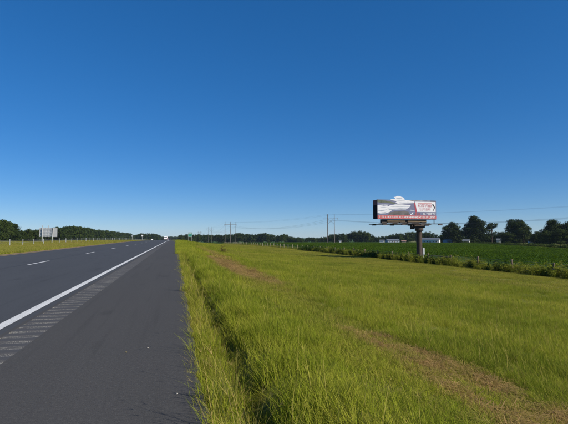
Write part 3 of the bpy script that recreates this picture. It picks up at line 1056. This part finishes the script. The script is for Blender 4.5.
# water and sky print on the face
q = NM('printed_face')
O = q.obj()
sz = q.n('ShaderNodeSeparateXYZ'); q.l(O, sz.inputs[0])
nz = q.noise(q.mapped(O, (0.5, 1, 3.5)), 1.0, 5)
q.base(q.mix(nz, (0.085, 0.095, 0.17), (0.17, 0.18, 0.26)), 0.45, 0.3)
face_print = q.m
wht = plain('print_white', (0.60, 0.60, 0.62), 0.45, 0.3, var=0.06)
offw = plain('print_pale_grey', (0.30, 0.34, 0.40), 0.45, 0.3, var=0.15)
redp = plain('print_red', (0.42, 0.10, 0.10), 0.45, 0.3, var=0.12)
dkred = plain('print_dark_red', (0.33, 0.05, 0.07), 0.45, 0.3, var=0.12)
blk = plain('print_black', (0.02, 0.02, 0.025), 0.5, 0.3, var=0.1)
brn = plain('print_shadow_brown', (0.11, 0.10, 0.10), 0.5, 0.3, var=0.4, scale=1.5)
grn = plain('print_shore_green', (0.085, 0.10, 0.065), 0.5, 0.3, var=0.5, scale=2)
MB().box(xl, xr, -0.78, -0.68, zb, zb + BH).build('front_face', face_print, board)
face = board.children[0]
MB().box(xl - .04, xr + .04, -0.67, -0.61, zb - .05, zb + BH + .03).build('front_frame', steel_dark, board)
MB().box(xl, xr, 0.68, 0.78, zb, zb + BH).build('rear_face', offw, board)
for xe in (xl - .02, xr - .06):
    MB().box(xe, xe + .08, -0.605, 0.675, zb + .02, zb + BH - (.78 if xe < 0 else .02)).build('end_panel', panel_dark, board)
MB().box(xl - .02, xl + .06, -0.605, 0.675, zb + BH - .775, zb + BH).build('end_plate', plain('faded_red_plate', (0.16, 0.07, 0.08), 0.7, .2), board)
for k in range(6):
    xk = xl + .8 + k * (BW - 1.6) / 5
    MB().box(xk - .06, xk + .06, -.60, .67, zb + .1, zb + .25).box(xk - .06, xk + .06, -.60, .67, zb + BH - .3, zb + BH - .15).box(xk - .05, xk + .05, -.05, .05, zb + .26, zb + BH - .31).build('stringer', steel_dark, board)
LAY = [0]
def shape(name, poly, m, lay=1, parent=None):
    """flat print cut to an outline in face units (0..1 across, 0..1 up)"""
    y1 = -0.78 - 0.006 * lay
    pl = [(xl + u * BW, zb + v * BH) for u, v in poly]
    return MB().prism(pl, y1, y1 + 0.0055).build(name, m, parent or face)
shape('shoreline', [(0, .865), (.05, .84), (.12, .85), (.2, .82), (.29, .79), (.29, .85), (.2, .92), (.12, .96), (.06, .985), (0, .99)], grn, 1)
shape('water_shadow', [(.17, .20), (.55, .20), (.52, .38), (.45, .44), (.3, .40), (.2, .34)], brn, 1)
shape('boat_wake', [(0, .30), (.05, .27), (.13, .29), (.2, .36), (.24, .45), (.2, .62), (.16, .70), (.1, .68), (.04, .71), (0, .70)], wht, 2)
shape('boat_hull', [(.16, .60), (.2, .70), (.3, .76), (.42, .765), (.56, .74), (.535, .62), (.46, .475), (.4, .50), (.28, .46), (.2, .46)], wht, 3)
shape('hull_shade', [(.19, .47), (.28, .47), (.4, .51), (.46, .485), (.5, .56), (.38, .565), (.25, .53), (.18, .54)], offw, 4)
shape('upper_hull', [(.30, .86), (.34, .80), (.45, .81), (.62, .85), (.625, .93), (.52, 1.0), (.40, 1.01), (.33, .95)], wht, 2)
shape('upper_hull_shade', [(.36, .84), (.45, .82), (.61, .86), (.6, .885), (.45, .87), (.37, .875)], offw, 3)
shape('boat_cabin', [(.22, .985), (.35, .93), (.46, .97), (.45, 1.08), (.425, 1.15), (.40, 1.165), (.38, 1.21), (.32, 1.21), (.305, 1.165), (.27, 1.15), (.285, 1.11), (.30, 1.09), (.28, 1.045), (.22, 1.03)], wht, 5)
shape('cabin_window', [(.31, 1.06), (.40, 1.07), (.415, 1.10), (.32, 1.105)], offw, 6)
shape('top_trim', [(.45, .965), (1.0, .955), (1.0, .995), (.45, .995)], plain('print_trim', (.30, .30, .31), .5, .3, var=.6, scale=1.2), 1)
shape('top_trim_end', [(.90, .95), (.997, .95), (.997, .992), (.90, .992)], blk, 2)
shape('slanted_border', [(.615, .86), (.645, .88), (.668, .36), (.64, .36)], dkred, 2)
wp = shape('white_panel', [(.635, .93), (.99, .93), (.99, .385), (.664, .385)], wht, 3)
shape('red_strip', [(0, 0), (1, 0), (1, .19), (0, .19)], redp, 2)
streak = plain('print_foam', (0.36, 0.39, 0.45), 0.45, 0.3, var=.35, scale=4)
shape('water_streak', [(.22, .70), (.30, .79), (.34, .80), (.27, .735), (.2, .66)], streak, 1)
shape('water_streak', [(.0, .755), (.12, .735), (.2, .75), (.08, .775)], streak, 1)
shape('water_streak', [(.54, .44), (.62, .40), (.63, .44), (.56, .50)], streak, 1)
shape('foam_shadow', [(.0, .40), (.06, .38), (.12, .43), (.17, .50), (.1, .47), (.03, .45)], streak, 3)
shape('foam_shadow', [(.04, .60), (.1, .585), (.15, .61), (.1, .625)], streak, 3)
shape('foam_shadow', [(.02, .30), (.1, .30), (.17, .37), (.1, .345)], streak, 3)
shape('hull_stripe', [(.22, .655), (.4, .665), (.545, .665), (.54, .645), (.4, .64), (.22, .635)], streak, 4)
shape('deck_rail', [(.25, .735), (.33, .80), (.345, .80), (.40, .775), (.40, .765), (.34, .785), (.26, .725)], streak, 4)
shape('cabin_shade', [(.30, 1.0), (.36, .965), (.45, .985), (.45, 1.01), (.36, 1.005)], streak, 6)
# lettering is far below legibility in the photograph: strokes of letter size in word groups
STROKES = [[(0, 0, .28, 1), (.28, .8, .9, 1), (.28, .4, .75, .58)], [(0, 0, .26, 1), (.64, 0, .9, 1), (.26, .4, .64, .6)], [(0, 0, .26, 1), (.26, 0, .9, .2)],
           [(.32, 0, .58, .8), (0, .8, .9, 1)], [(0, 0, .26, 1), (.26, .8, .9, 1), (.64, .2, .9, .8), (.26, 0, .9, .2)], [(0, 0, .9, .2), (.0, .2, .26, .8), (0, .8, .9, 1)], [(.3, 0, .58, 1)]]
def letters(name, u0, u1, v0, v1, words, m, lay, slant=0.0):
    """words: list of letter counts"""
    tot = sum(words) + 0.7 * (len(words) - 1)
    cw = (u1 - u0) / tot
    u = u0
    y1 = -0.78 - 0.006 * lay
    gk = 0
    for wlen in words:
        mb = MB()
        for i in range(wlen):
            gk = (gk + random.randrange(1, len(STROKES))) % len(STROKES)
            for (a, b, c, d) in STROKES[gk]:
                pl = [(a, b), (c, b), (c, d), (a, d)]
                mb.prism([(xl + (u + cw * .92 * (px_ + slant * pz_)) * BW, zb + (v0 + (v1 - v0) * pz_) * BH) for px_, pz_ in pl], y1, y1 + .005)
            u += cw
        mb.build(name, m, face)
        u += cw * .7
letters('word', .68, .92, .64, .79, [14], dkred, 4, .15)
letters('word', .71, .90, .46, .58, [7, 6], dkred, 4, .15)
shape('arrow', [(.925, .80), (.955, .80), (.983, .63), (.955, .46), (.94, .46), (.965, .63)], blk, 5)
shape('red_swoosh', [(.68, .83), (.92, .83), (.925, .855), (.68, .85)], redp, 4)
shape('emblem', [(.545, .225), (.575, .225), (.605, .35), (.585, .35), (.572, .28), (.55, .27)], wht, 4)
letters('word', .625, .73, .215, .335, [5], redp, 4, .25)
letters('word', .765, .985, .215, .335, [8], wht, 4, .2)
letters('word', .02, .40, .045, .15, [4, 10, 2], wht, 4)
letters('word', .44, .69, .045, .15, [9], wht, 4)
letters('word', .72, .985, .045, .15, [3, 3, 6], wht, 4)
for ub in (.42, .705):
    shape('bullet', [(ub - .006, .08), (ub + .006, .08), (ub + .006, .12), (ub - .006, .12)], wht, 4)
# structure below the face
MB().box(xl + .9, xr - 1.4, -.30, -.12, zb - .62, zb - .06).box(xl + .9, xr - 1.4, .12, .30, zb - .62, zb - .06).build('main_beam', steel_dark, board)
for x0, x1 in ((xl + 1.5, xl + 4.4), (xl + 4.8, xl + 7.9)):
    MB().box(x0, x1, -.86, -.80, zb - .40, zb - .28).box(x0 + .4, x0 + .5, -.799, -.301, zb - .38, zb - .30).box(x1 - .5, x1 - .4, -.799, -.301, zb - .38, zb - .30).build('service_rail', plain('worn_tan_rail', (.30, .22, .13), .8, .2), board)
for k in range(5):
    xk = xl + 1.2 + k * 1.75
    MB().box(xk - .05, xk + .05, -1.2, 1.2, zb - .70, zb - .63).box(xk - .04, xk + .04, -.12, .12, zb - .55, zb - .12).build('bracket', steel_dark, board)
for sy in (-1, 1):
    c = MB()
    for j in range(3):
        c.box(xl + .1, xr + .15, sy * (.86 + .13 * j) - .05, sy * (.86 + .13 * j) + .05, zb - .76, zb - .705)
    c.build('catwalk', steel_dark, board)
    # lamp arms and floodlights
    MB().tube([(xl - .3, sy * 1.6, zb - .78), (xr + .5, sy * 1.6, zb - .74)], .045, 6).build('lamp_rail', steel_dark, board)
    for k in range(4):
        xk = xl + .6 + k * 3.0
        arm = MB().tube([(xk, sy * 1.1, zb - .73), (xk, sy * 1.65, zb - .78)], .035, 6).build('lamp_arm', steel_dark, board)
        MB().prism([(xk - .32, zb - .93), (xk + .32, zb - .93), (xk + .25, zb - .79), (xk - .25, zb - .79)], sy * 1.8 - .15, sy * 1.8 + .15).build('floodlight', steel_dark, board)
MB().box(-1.05, .75, -.42, .42, zb - 1.30, zb - .77).box(-1.35, -.9, -.3, .3, zb - 1.5, zb - .95).build('pole_head', rust, board)
mb = MB(); mb.tube([(0, 0, -.4), (0, 0, zb - 1.35)], .42, 24).tube([(0, 0, zb - 1.75), (0, 0, zb - 1.32)], .62, 24)
mb.build('pole', rust, board, smooth=False)
for p_ in board.children[-1].data.polygons: p_.use_smooth = len(p_.vertices) == 4
MB().box(.50, .68, -.3, .1, .75, 1.75).box(.55, .62, -.12, -.06, .0, .75).build('meter_box', plain('meter_box_grey', (.6, .62, .62), .5, .4, .1, var=.1), board)
MB().box(-1.2, 1.2, -1.2, 1.2, -.3, .12).build('footing', plain('concrete', (.35, .34, .31), .9, .2), board)
MB().tube([(xr - .25, -.35, zb - .74), (xr - .25, -.35, zb - .05)], .02, 5).build('hanger', steel_dark, board)
MB().tube([(xr - .05, -.35, zb - .74), (xr - .05, -.35, zb - .05)], .02, 5).build('hanger', steel_dark, board)

# ------------------------------------------------------------------ power line
polem = plain('pole_wood', (0.13, 0.115, 0.10), 0.9, 0.15, var=.3, scale=.8)
insm = plain('insulator_grey', (0.25, 0.27, 0.28), 0.4, 0.5)
cablem = plain('aluminium_cable', (0.10, 0.11, 0.12), 0.6, 0.4, 0.4)
def hframe(px, d, top, npole, spacing, yaw, label, arm=5.2):
    p = G(px, d)
    h = topz(top, d) - p.z
    o = tag(empty('power_pylon', p, yaw), label, 'pylon', 'wooden pylons of the power line')
    xs_ = [(i - (npole - 1) / 2) * spacing for i in range(npole)]
    za = h - 2.6
    for x in xs_:
        MB().tube([(x, 0, -.5), (x, 0, h)], [.30, .19], 10).build('pole', polem, o)
    ax = max(arm, xs_[-1] + .8)
    MB().box(-ax, ax, -.33, -.19, za - .13, za + .13).box(-ax, ax, .19, .33, za - .13, za + .13).build('crossarm', polem, o)
    if npole == 2:
        MB().tube([(xs_[0], 0, za - 4.6), (xs_[1], 0, za - .2)], .07, 6).build('brace', polem, o)
        MB().tube([(xs_[1], .15, za - 4.6), (xs_[0], .15, za - .2)], .07, 6).build('brace', polem, o)
    ends = []
    for x in (-ax + .2, 0, ax - .2):
        MB().tube([(x, 0, za - .12), (x, 0, za - 1.4)], .10, 8).build('insulator', insm, o)
        ends.append(Vector((x, 0, za - 1.4)))
    for x in (xs_[0], xs_[-1]):
        ends.append(Vector((x, 0, h - .05)))
    M = Matrix.Translation(p) @ Matrix.Rotation(yaw, 4, 'Z')
    return [M @ e for e in ends]
E0 = hframe(700, 205, 197, 2, 4.8, R(-12), 'wooden two pole pylon beyond the tall tree clump')
E1 = hframe(331, 322, 214.3, 2, 5.0, R(-5), 'tall two pole wooden pylon standing in the bean field')
E2 = hframe(230.5, 455, 222, 3, 5.6, R(8), 'three pole wooden pylon with a flat top in front of far trees', 6)
E3 = hframe(210.3, 650, 227, 2, 4.9, R(10), 'two pole pylon between the three pole one and the green sign')
E4 = hframe(199.5, 1050, 231.2, 2, 4.9, R(10), 'faintest two pole pylon nearest the green road sign')
def span(A, B, sag, where):
    for i in range(5):
        a, b = A[i], B[i]
        s_ = sag * (1 if i < 3 else .45)
        pts_ = [a.lerp(b, t) - Vector((0, 0, s_ * 4 * t * (1 - t))) for t in np.linspace(0, 1, 25)]
        mb = MB(); mb.tube([p - a for p in pts_], .03 if i < 3 else .018, 5)
        o = mb.build('power_cable', cablem)
        o.location = a
        kind = 'conductor cable' if i < 3 else 'thin upper cable'
        tag(o, kind + ' ' + where, 'cable', 'power line ' + ('conductors' if i < 3 else 'upper cables'))
span(E0, E1, 5.0, 'running from the field pylon past the billboard')
span(E1, E2, 4.5, 'between the field pylon and the three pole pylon')
span(E2, E3, 5, 'between the three pole pylon and the next pair')
span(E3, E4, 6, 'between the two faintest pylons')

# ------------------------------------------------------------------ road signs
signback = plain('aluminium_sign_back', (0.40, 0.42, 0.44), 0.45, 0.5, 0.3, var=.12)
signgreen = plain('green_sign_sheet', (0.015, 0.17, 0.13), 0.5, 0.3, var=.1)
D0 = 84.0
p0 = G(48.5, D0)
sg = tag(empty('road_sign', p0, R(-4)), 'big bare metal back of a road sign on two posts beyond the median', 'road sign')
def X_(px): return (px - 48.5) / FPX * D0
def Z_(py): return topz(py, D0) - p0.z
pw = [X_(40.2), X_(46.3), X_(52.4)]
for a, b in ((pw[0], pw[1]), (pw[1], pw[2])):
    for z0, z1 in ((Z_(236.9), Z_(232.3)), (Z_(232.3), Z_(227.9))):
        MB().box(a + .02, b - .02, -.02, .02, z0 + .02, z1 - .02).build('sign_panel', signback, sg)
MB().box(X_(52.6), X_(57), -.10, -.06, Z_(236.9), Z_(228)).build('side_panel', galv, sg)
for px_ in (40.6, 43, 46.3, 48.8, 51.6):
    tp = 225.4 if px_ in (43, 48.8) else 228
    MB().box(X_(px_) - .035, X_(px_) + .035, -.10, -.025, Z_(236.8), Z_(tp)).build('stiffener', galv, sg)
for py_ in (229.5, 232.3, 235.5):
    MB().box(X_(40.2), X_(52.4), -.14, -.105, Z_(py_) - .04, Z_(py_) + .04).build('rail', signback, sg)
for px_, tl in ((43.3, 0), (53.0, .06)):
    MB().tube([(X_(px_) - tl * 2, -.22, -.4), (X_(px_) + tl, -.22, Z_(227.5))], .07, 8).build('post', galv, sg)

gs = G(190.2, 318)
g = tag(empty('road_sign', gs), 'small green highway sign on two posts beside the distant shoulder', 'road sign')
zt, zl = topz(232.3, 318) - gs.z, topz(236.8, 318) - gs.z
MB().box(-1.35, 1.35, -.03, .03, zl, zt).build('sign_panel', signgreen, g)
sp_ = g.children[0]
MB().box(-1.3, 1.3, -.04, -.035, zt - .12, zt - .05).box(-1.3, 1.3, -.04, -.035, zl + .05, zl + .12).box(-1.3, -1.23, -.04, -.035, zl + .125, zt - .125).box(1.23, 1.3, -.04, -.035, zl + .125, zt - .125).build('border', wht, sp_)
MB().box(-1.1, 1.0, -.04, -.035, zl + 2.3, zl + 2.5).box(-1.0, .5, -.04, -.035, zl + 1.2, zl + 1.4).build('lettering', wht, sp_)
for x in (-1.0, 1.0):
    MB().box(x - .08, x + .08, .035, .15, -.3, zt).build('post', galv, g)

for px_, d_, tp, w_, lab in ((142.5, 400, 234.8, .7, 'bright white square sign on a thin post before the far wood'), (132.5, 380, 235.3, .55, 'dull grey narrow sign on a post before the far wood')):
    p = G(px_, d_)
    s = tag(empty('road_sign', p), lab, 'road sign')
    z1 = topz(tp, d_) - p.z
    MB().box(-w_, w_, -.03, .03, z1 - 2 * w_, z1).build('sign_panel', wht if w_ > .6 else signback, s)
    MB().box(-.09, .09, .032, .14, -.3, z1 - .2).build('post', galv, s)

# ------------------------------------------------------------------ vehicles
glass_d = plain('car_glass', (0.02, 0.025, 0.03), 0.1, 0.6, var=.1)
tyre_m = plain('tyre', (0.02, 0.02, 0.02), 0.9, 0.2)
rim_m = plain('rim', (0.4, 0.4, 0.42), 0.35, 0.5, .7, var=.1)
lamp_red = plain('tail_lamp', (0.45, 0.02, 0.02), 0.3, 0.5, var=.1)
lamp_white = plain('head_lamp', (0.8, 0.8, 0.8), 0.2, 0.5, var=.05)
bumper_m = plain('bumper', (0.03, 0.03, 0.032), 0.6, 0.3)
def car(loc, rz, paint_c, label, tall=1.78, L=4.8, W=1.86, van=False):
    paint_m = plain('car_paint', paint_c, 0.25, 0.5, var=.04)
    c = tag(empty('car', loc, rz), label, 'car')
    # side profile (y forward, z up)
    lo, belt = .32, .98
    h2 = L / 2
    side = [(-h2, lo + .08), (-h2 - .03, .62), (-h2 + .02, belt), (-h2 + .25, tall - .12), (-h2 + .5, tall), (.25, tall), (.55, tall - .05), (1.15, belt + .08), (h2 - .25, belt - .08), (h2 - .03, .78), (h2, .5), (h2 - .08, lo + .02), (.2, lo)]
    V, F = [], []
    n = len(side)
    ws = [W / 2 if z <= belt + .1 else W / 2 - .17 * (z - belt) / (tall - belt) for _, z in side]
    for sgn in (-1, 1):
        for (yy_, z), wd in zip(side, ws):
            V.append((sgn * wd, yy_, z))
    F.append(tuple(range(n))); F.append(tuple(range(2 * n - 1, n - 1, -1)))
    for i in range(n):
        F.append((i, n + i, n + (i + 1) % n, (i + 1) % n))
    body = meshobj('body', V, F, paint_m, c)
    bv = body.modifiers.new('bevel', 'BEVEL'); bv.width = .06; bv.segments = 2
    wt = W / 2 - .15
    M1 = Matrix.Translation((0, -h2 + .135, (belt + tall - .12) / 2)) @ Matrix.Rotation(-math.atan2(.23, tall - .12 - belt), 4, 'X')
    MB().box(-wt + .05, wt - .05, -.035, .02, -.26, .26, M1).build('rear_window', glass_d, c)
    a_ = math.atan2(.6, tall - .05 - belt - .08)
    M2 = Matrix.Translation((0, .86, (tall - .05 + belt + .08) / 2)) @ Matrix.Rotation(a_, 4, 'X')
    MB().box(-wt + .05, wt - .05, -.02, .03, -.36, .36, M2).build('windscreen', glass_d, c)
    for sgn in (-1, 1):
        M3 = Matrix.Translation((sgn * (W / 2 - .075), 0, (belt + tall) / 2 + .02)) @ Matrix.Rotation(-sgn * math.atan2(.17, tall - belt), 4, 'Y')
        for ya, yb in ((-h2 + .55, -h2 + 1.35), (-h2 + 1.45, -.35), (-.25, .55)):
            MB().box(-.02, .02, ya, yb, -.22, .2, M3).build('side_window', glass_d, c)
        MB().box(sgn * (W / 2 - .2), sgn * (W / 2 - .03), -h2 - .06, -h2 + .05, .74, 1.12).build('tail_light', lamp_red, c)
        MB().box(sgn * (W / 2 - .45), sgn * (W / 2 - .1), h2 - .16, h2 + .0, .66, .82).build('headlight', lamp_white, c)
        MB().box(sgn * (W / 2), sgn * (W / 2 + .18), .72, .84, 1.0, 1.16).build('mirror', paint_m, c)
        for yw in (-h2 + .9, h2 - .9):
            wv = MB().tube([(sgn * (W / 2 - .2), yw, .35), (sgn * (W / 2 + .01), yw, .35)], .35, 18).build('wheel', tyre_m, c)
            MB().tube([(sgn * (W / 2 + .0), yw, .35), (sgn * (W / 2 + .025), yw, .35)], .21, 14).build('rim', rim_m, wv)
    MB().box(-W / 2 + .05, W / 2 - .05, -h2 - .1, -h2 + .02, .36, .58).build('bumper', bumper_m, c)
    MB().box(-.26, .26, -h2 - .055, -h2 - .02, .70, .84).build('number_plate', wht, c)
    return c
def road_pos(px, d):
    p = G(px, d); p.z = prof(p.y) + .004
    return p
car(road_pos(166.0, 222), 0, (0.80, 0.80, 0.80), 'white car seen from behind on the distant highway', 1.85)
car(road_pos(168.9, 262), 0, (0.03, 0.03, 0.04), 'dark car just ahead of the white car', 1.7)
# box truck coming the other way
tp_ = G(152.2, 640); 
tk = tag(empty('box_truck', (tp_.x, tp_.y, ground(tp_.x, tp_.y) + .08), math.pi), 'tiny white box truck approaching on the far carriageway', 'truck')
MB().box(-1.25, 1.25, -5.2, 1.6, 1.0, 3.9).build('cargo_box', wht, tk)
MB().add([(x, y, z) for x in (-1.1, 1.1) for (y, z) in ((1.7, .5), (3.9, .5), (3.9, 1.4), (3.4, 1.6), (3.0, 2.6), (1.7, 2.7))],
         [tuple(range(6)), tuple(range(11, 5, -1))] + [(i, 6 + i, 6 + (i + 1) % 6, (i + 1) % 6) for i in range(6)]).build('cab', wht, tk)
MB().add([(-.95, 3.44, 1.62), (.95, 3.44, 1.62), (.9, 3.06, 2.5), (-.9, 3.06, 2.5), (-.95, 3.47, 1.62), (.95, 3.47, 1.62), (.9, 3.09, 2.5), (-.9, 3.09, 2.5)],
         [(3, 2, 1, 0), (4, 5, 6, 7), (0, 1, 5, 4), (1, 2, 6, 5), (2, 3, 7, 6), (3, 0, 4, 7)]).build('windscreen', glass_d, tk)
for sgn in (-1, 1):
    for yw in (-4, 2.9):
        MB().tube([(sgn * .85, yw, .48), (sgn * 1.2, yw, .48)], .48, 16).build('wheel', tyre_m, tk)
    MB().box(sgn * .6, sgn * 1.0, 3.88, 3.95, .8, 1.05).build('headlight', lamp_white, tk)

# ------------------------------------------------------------------ far farm buildings
roof_grey = plain('metal_roof', (0.15, 0.165, 0.18), 0.5, 0.4, .2, var=.2, scale=.5)
roof_red = plain('brown_shingle', (0.28, 0.17, 0.14), .9, .1, var=.3, scale=1)
siding_w = plain('white_siding', (0.62, 0.62, 0.60), 0.6, 0.3, var=.08, scale=.5)
siding_g = plain('grey_siding', (0.26, 0.31, 0.36), 0.7, 0.3, var=.2, scale=.5)
door_m = plain('door_brown', (.12, .09, .07), .6, .3)
def house(name, px, d, wpx, hz, depth, yaw, sid, rf, label, roofh=1.1, nwin=3, cat='house', group=None):
    p = G(px, d)
    Wd = wpx / FPX * d
    o = tag(empty(name, p, yaw), label, cat, group)
    hw, hd = Wd / 2, depth / 2
    MB().add([(-hw, -hd, -.5), (hw, -hd, -.5), (hw, hd, -.5), (-hw, hd, -.5), (-hw, -hd, hz), (hw, -hd, hz), (hw, hd, hz), (-hw, hd, hz), (-hw, 0, hz + roofh), (hw, 0, hz + roofh)],
             [(0, 1, 5, 4), (2, 3, 7, 6), (1, 2, 6, 9, 5), (3, 0, 4, 8, 7)]).build('wall', sid, o)
    ov = .35
    sl_ = roofh / hd
    r_ = MB()
    for sgn in (-1, 1):
        ye, ze = sgn * (hd + ov), hz - ov * sl_
        r_.add([(-hw - ov, ye, ze + .02), (hw + ov, ye, ze + .02), (hw + ov, 0, hz + roofh + .02), (-hw - ov, 0, hz + roofh + .02),
                (-hw - ov, ye, ze + .16), (hw + ov, ye, ze + .16), (hw + ov, 0, hz + roofh + .16), (-hw - ov, 0, hz + roofh + .16)],
               [(0, 1, 2, 3), (7, 6, 5, 4), (0, 4, 5, 1), (1, 5, 6, 2), (3, 7, 4, 0)])
    r_.build('roof', rf, o)
    if nwin:
        xs_ = np.linspace(-hw, hw, nwin + 3)[1:-1]
        for i, x in enumerate(xs_):
            if i == len(xs_) // 2:
                MB().box(x - .48, x + .48, -hd - .05, -hd - .004, 0, 2.05).build('door', door_m, o)
            else:
                f_ = MB().box(x - .5, x + .5, -hd - .06, -hd - .004, 1.0, 2.1).build('window', wht, o)
                MB().box(x - .42, x + .42, -hd - .075, -hd - .062, 1.08, 2.02).build('pane', glass_d, f_)
    return o
house('farm_building', 430.5, 395, 17, 3.2, 9, R(-38), siding_w, roof_grey, 'long white farm building right of the billboard pole', 1.2, 4, 'building')
house('farm_shed', 381.8, 420, 4.4, 2.4, 4, R(-30), siding_w, roof_grey, 'small white shed left of the long grey barn', .8, 0, 'shed')
house('barn', 392, 440, 12, 2.8, 8, R(-8), siding_g, roof_grey, 'low grey barn left of the billboard pole', 1.2, 3, 'barn')
house('farm_shed', 403.5, 430, 4.0, 1.9, 3.5, R(-25), plain('tan_siding', (.42, .32, .22), .8, .2), roof_red, 'tiny tan shed between the grey barn and billboard pole', .7, 0, 'shed')
house('farm_shed', 340, 430, 1.9, 2.5, 2.5, R(-25), siding_w, roof_grey, 'tiny white shed close to the two pole pylon in the field', .6, 0, 'shed')
house('farmhouse', 466, 318, 6, 2.0, 5, R(-42), siding_w, roof_grey, 'low white house at the foot of the tallest evergreen', 1.0, 3)
house('farm_house_trailer', 447, 335, 7, 2.5, 4, R(10), siding_g, roof_grey, 'low blue grey trailer home under the rounded tree', .5, 3, 'trailer')
house('farm_shed', 498.6, 300, 4.2, 2.5, 3.0, R(-35), siding_w, roof_grey, 'small white shed beneath the open tufted pine', .8, 0, 'shed')
house('cottage', 533, 268, 8.5, 2.0, 5, R(-30), siding_w, roof_red, 'little white cottage with brownish roof below the ragged trees', .9, 2)

# ------------------------------------------------------------------ small things
shrub_m = leafy('dry_weed', [(.10, .09, .02), (.17, .12, .04), (.22, .15, .05)], .3, None)
sh = meshobj('dry_weed_tuft', [(0, 0, 0)], [], shrub_m)
sh.data = weed_mesh(26, .85, .32, shrub_m, 14, .05)
p = Vector((5.1, 50.0, ground(5.1, 50)))
sh.location = p
tag(sh, 'brownish weed tuft standing alone in the mown grass', 'weed')
stone_l = plain('pale_pebble', (.55, .52, .45), .8, .2)
leaf_y = plain('yellow_leaf', (.5, .38, .08), .8, .2)
def road_pt(px, py):
    d = CAMH * FPX / (py - 236.3)
    u = (px - 284) / FPX
    return Vector((d * (u * math.cos(PSI) + math.sin(PSI)), d * (math.cos(PSI) - u * math.sin(PSI)), 0))
for px_, py_, r_, m_, lab in ((128.6, 350.4, .008, leaf_y, 'tiny yellow pebble lying on the grey shoulder'), (149.8, 346.0, .0075, stone_l, 'tiny pale pebble beside the yellow one on the shoulder'),
                              (179.2, 390.5, .008, stone_l, 'tiny white pebble near the grass shadows on the shoulder')):
    bm = bmesh.new()
    bmesh.ops.create_icosphere(bm, subdivisions=1, radius=r_)
    for v in bm.verts: v.co *= random.uniform(.75, 1.2); v.co.z *= .6
    me = bpy.data.meshes.new('pebble'); bm.to_mesh(me); bm.free(); me.materials.append(m_)
    o = link(bpy.data.objects.new('pebble', me)); o.location = road_pt(px_, py_) + Vector((0, 0, r_ * .5))
    tag(o, lab, 'pebble')

# ------------------------------------------------------------------ haze
hz_ = bpy.data.materials.new('haze'); hz_.use_nodes = True
t_ = hz_.node_tree; t_.nodes.clear()
ho = t_.nodes.new('ShaderNodeOutputMaterial'); pv = t_.nodes.new('ShaderNodeVolumePrincipled')
pv.inputs['Color'].default_value = (0.62, 0.80, 1.0, 1)
pv.inputs['Density'].default_value = 0.00006
pv.inputs['Anisotropy'].default_value = 0.2
t_.links.new(pv.outputs[0], ho.inputs['Volume'])
tag(MB().box(-2650, 2650, -40, 3450, -16, 26).build('haze', hz_), kind='stuff')
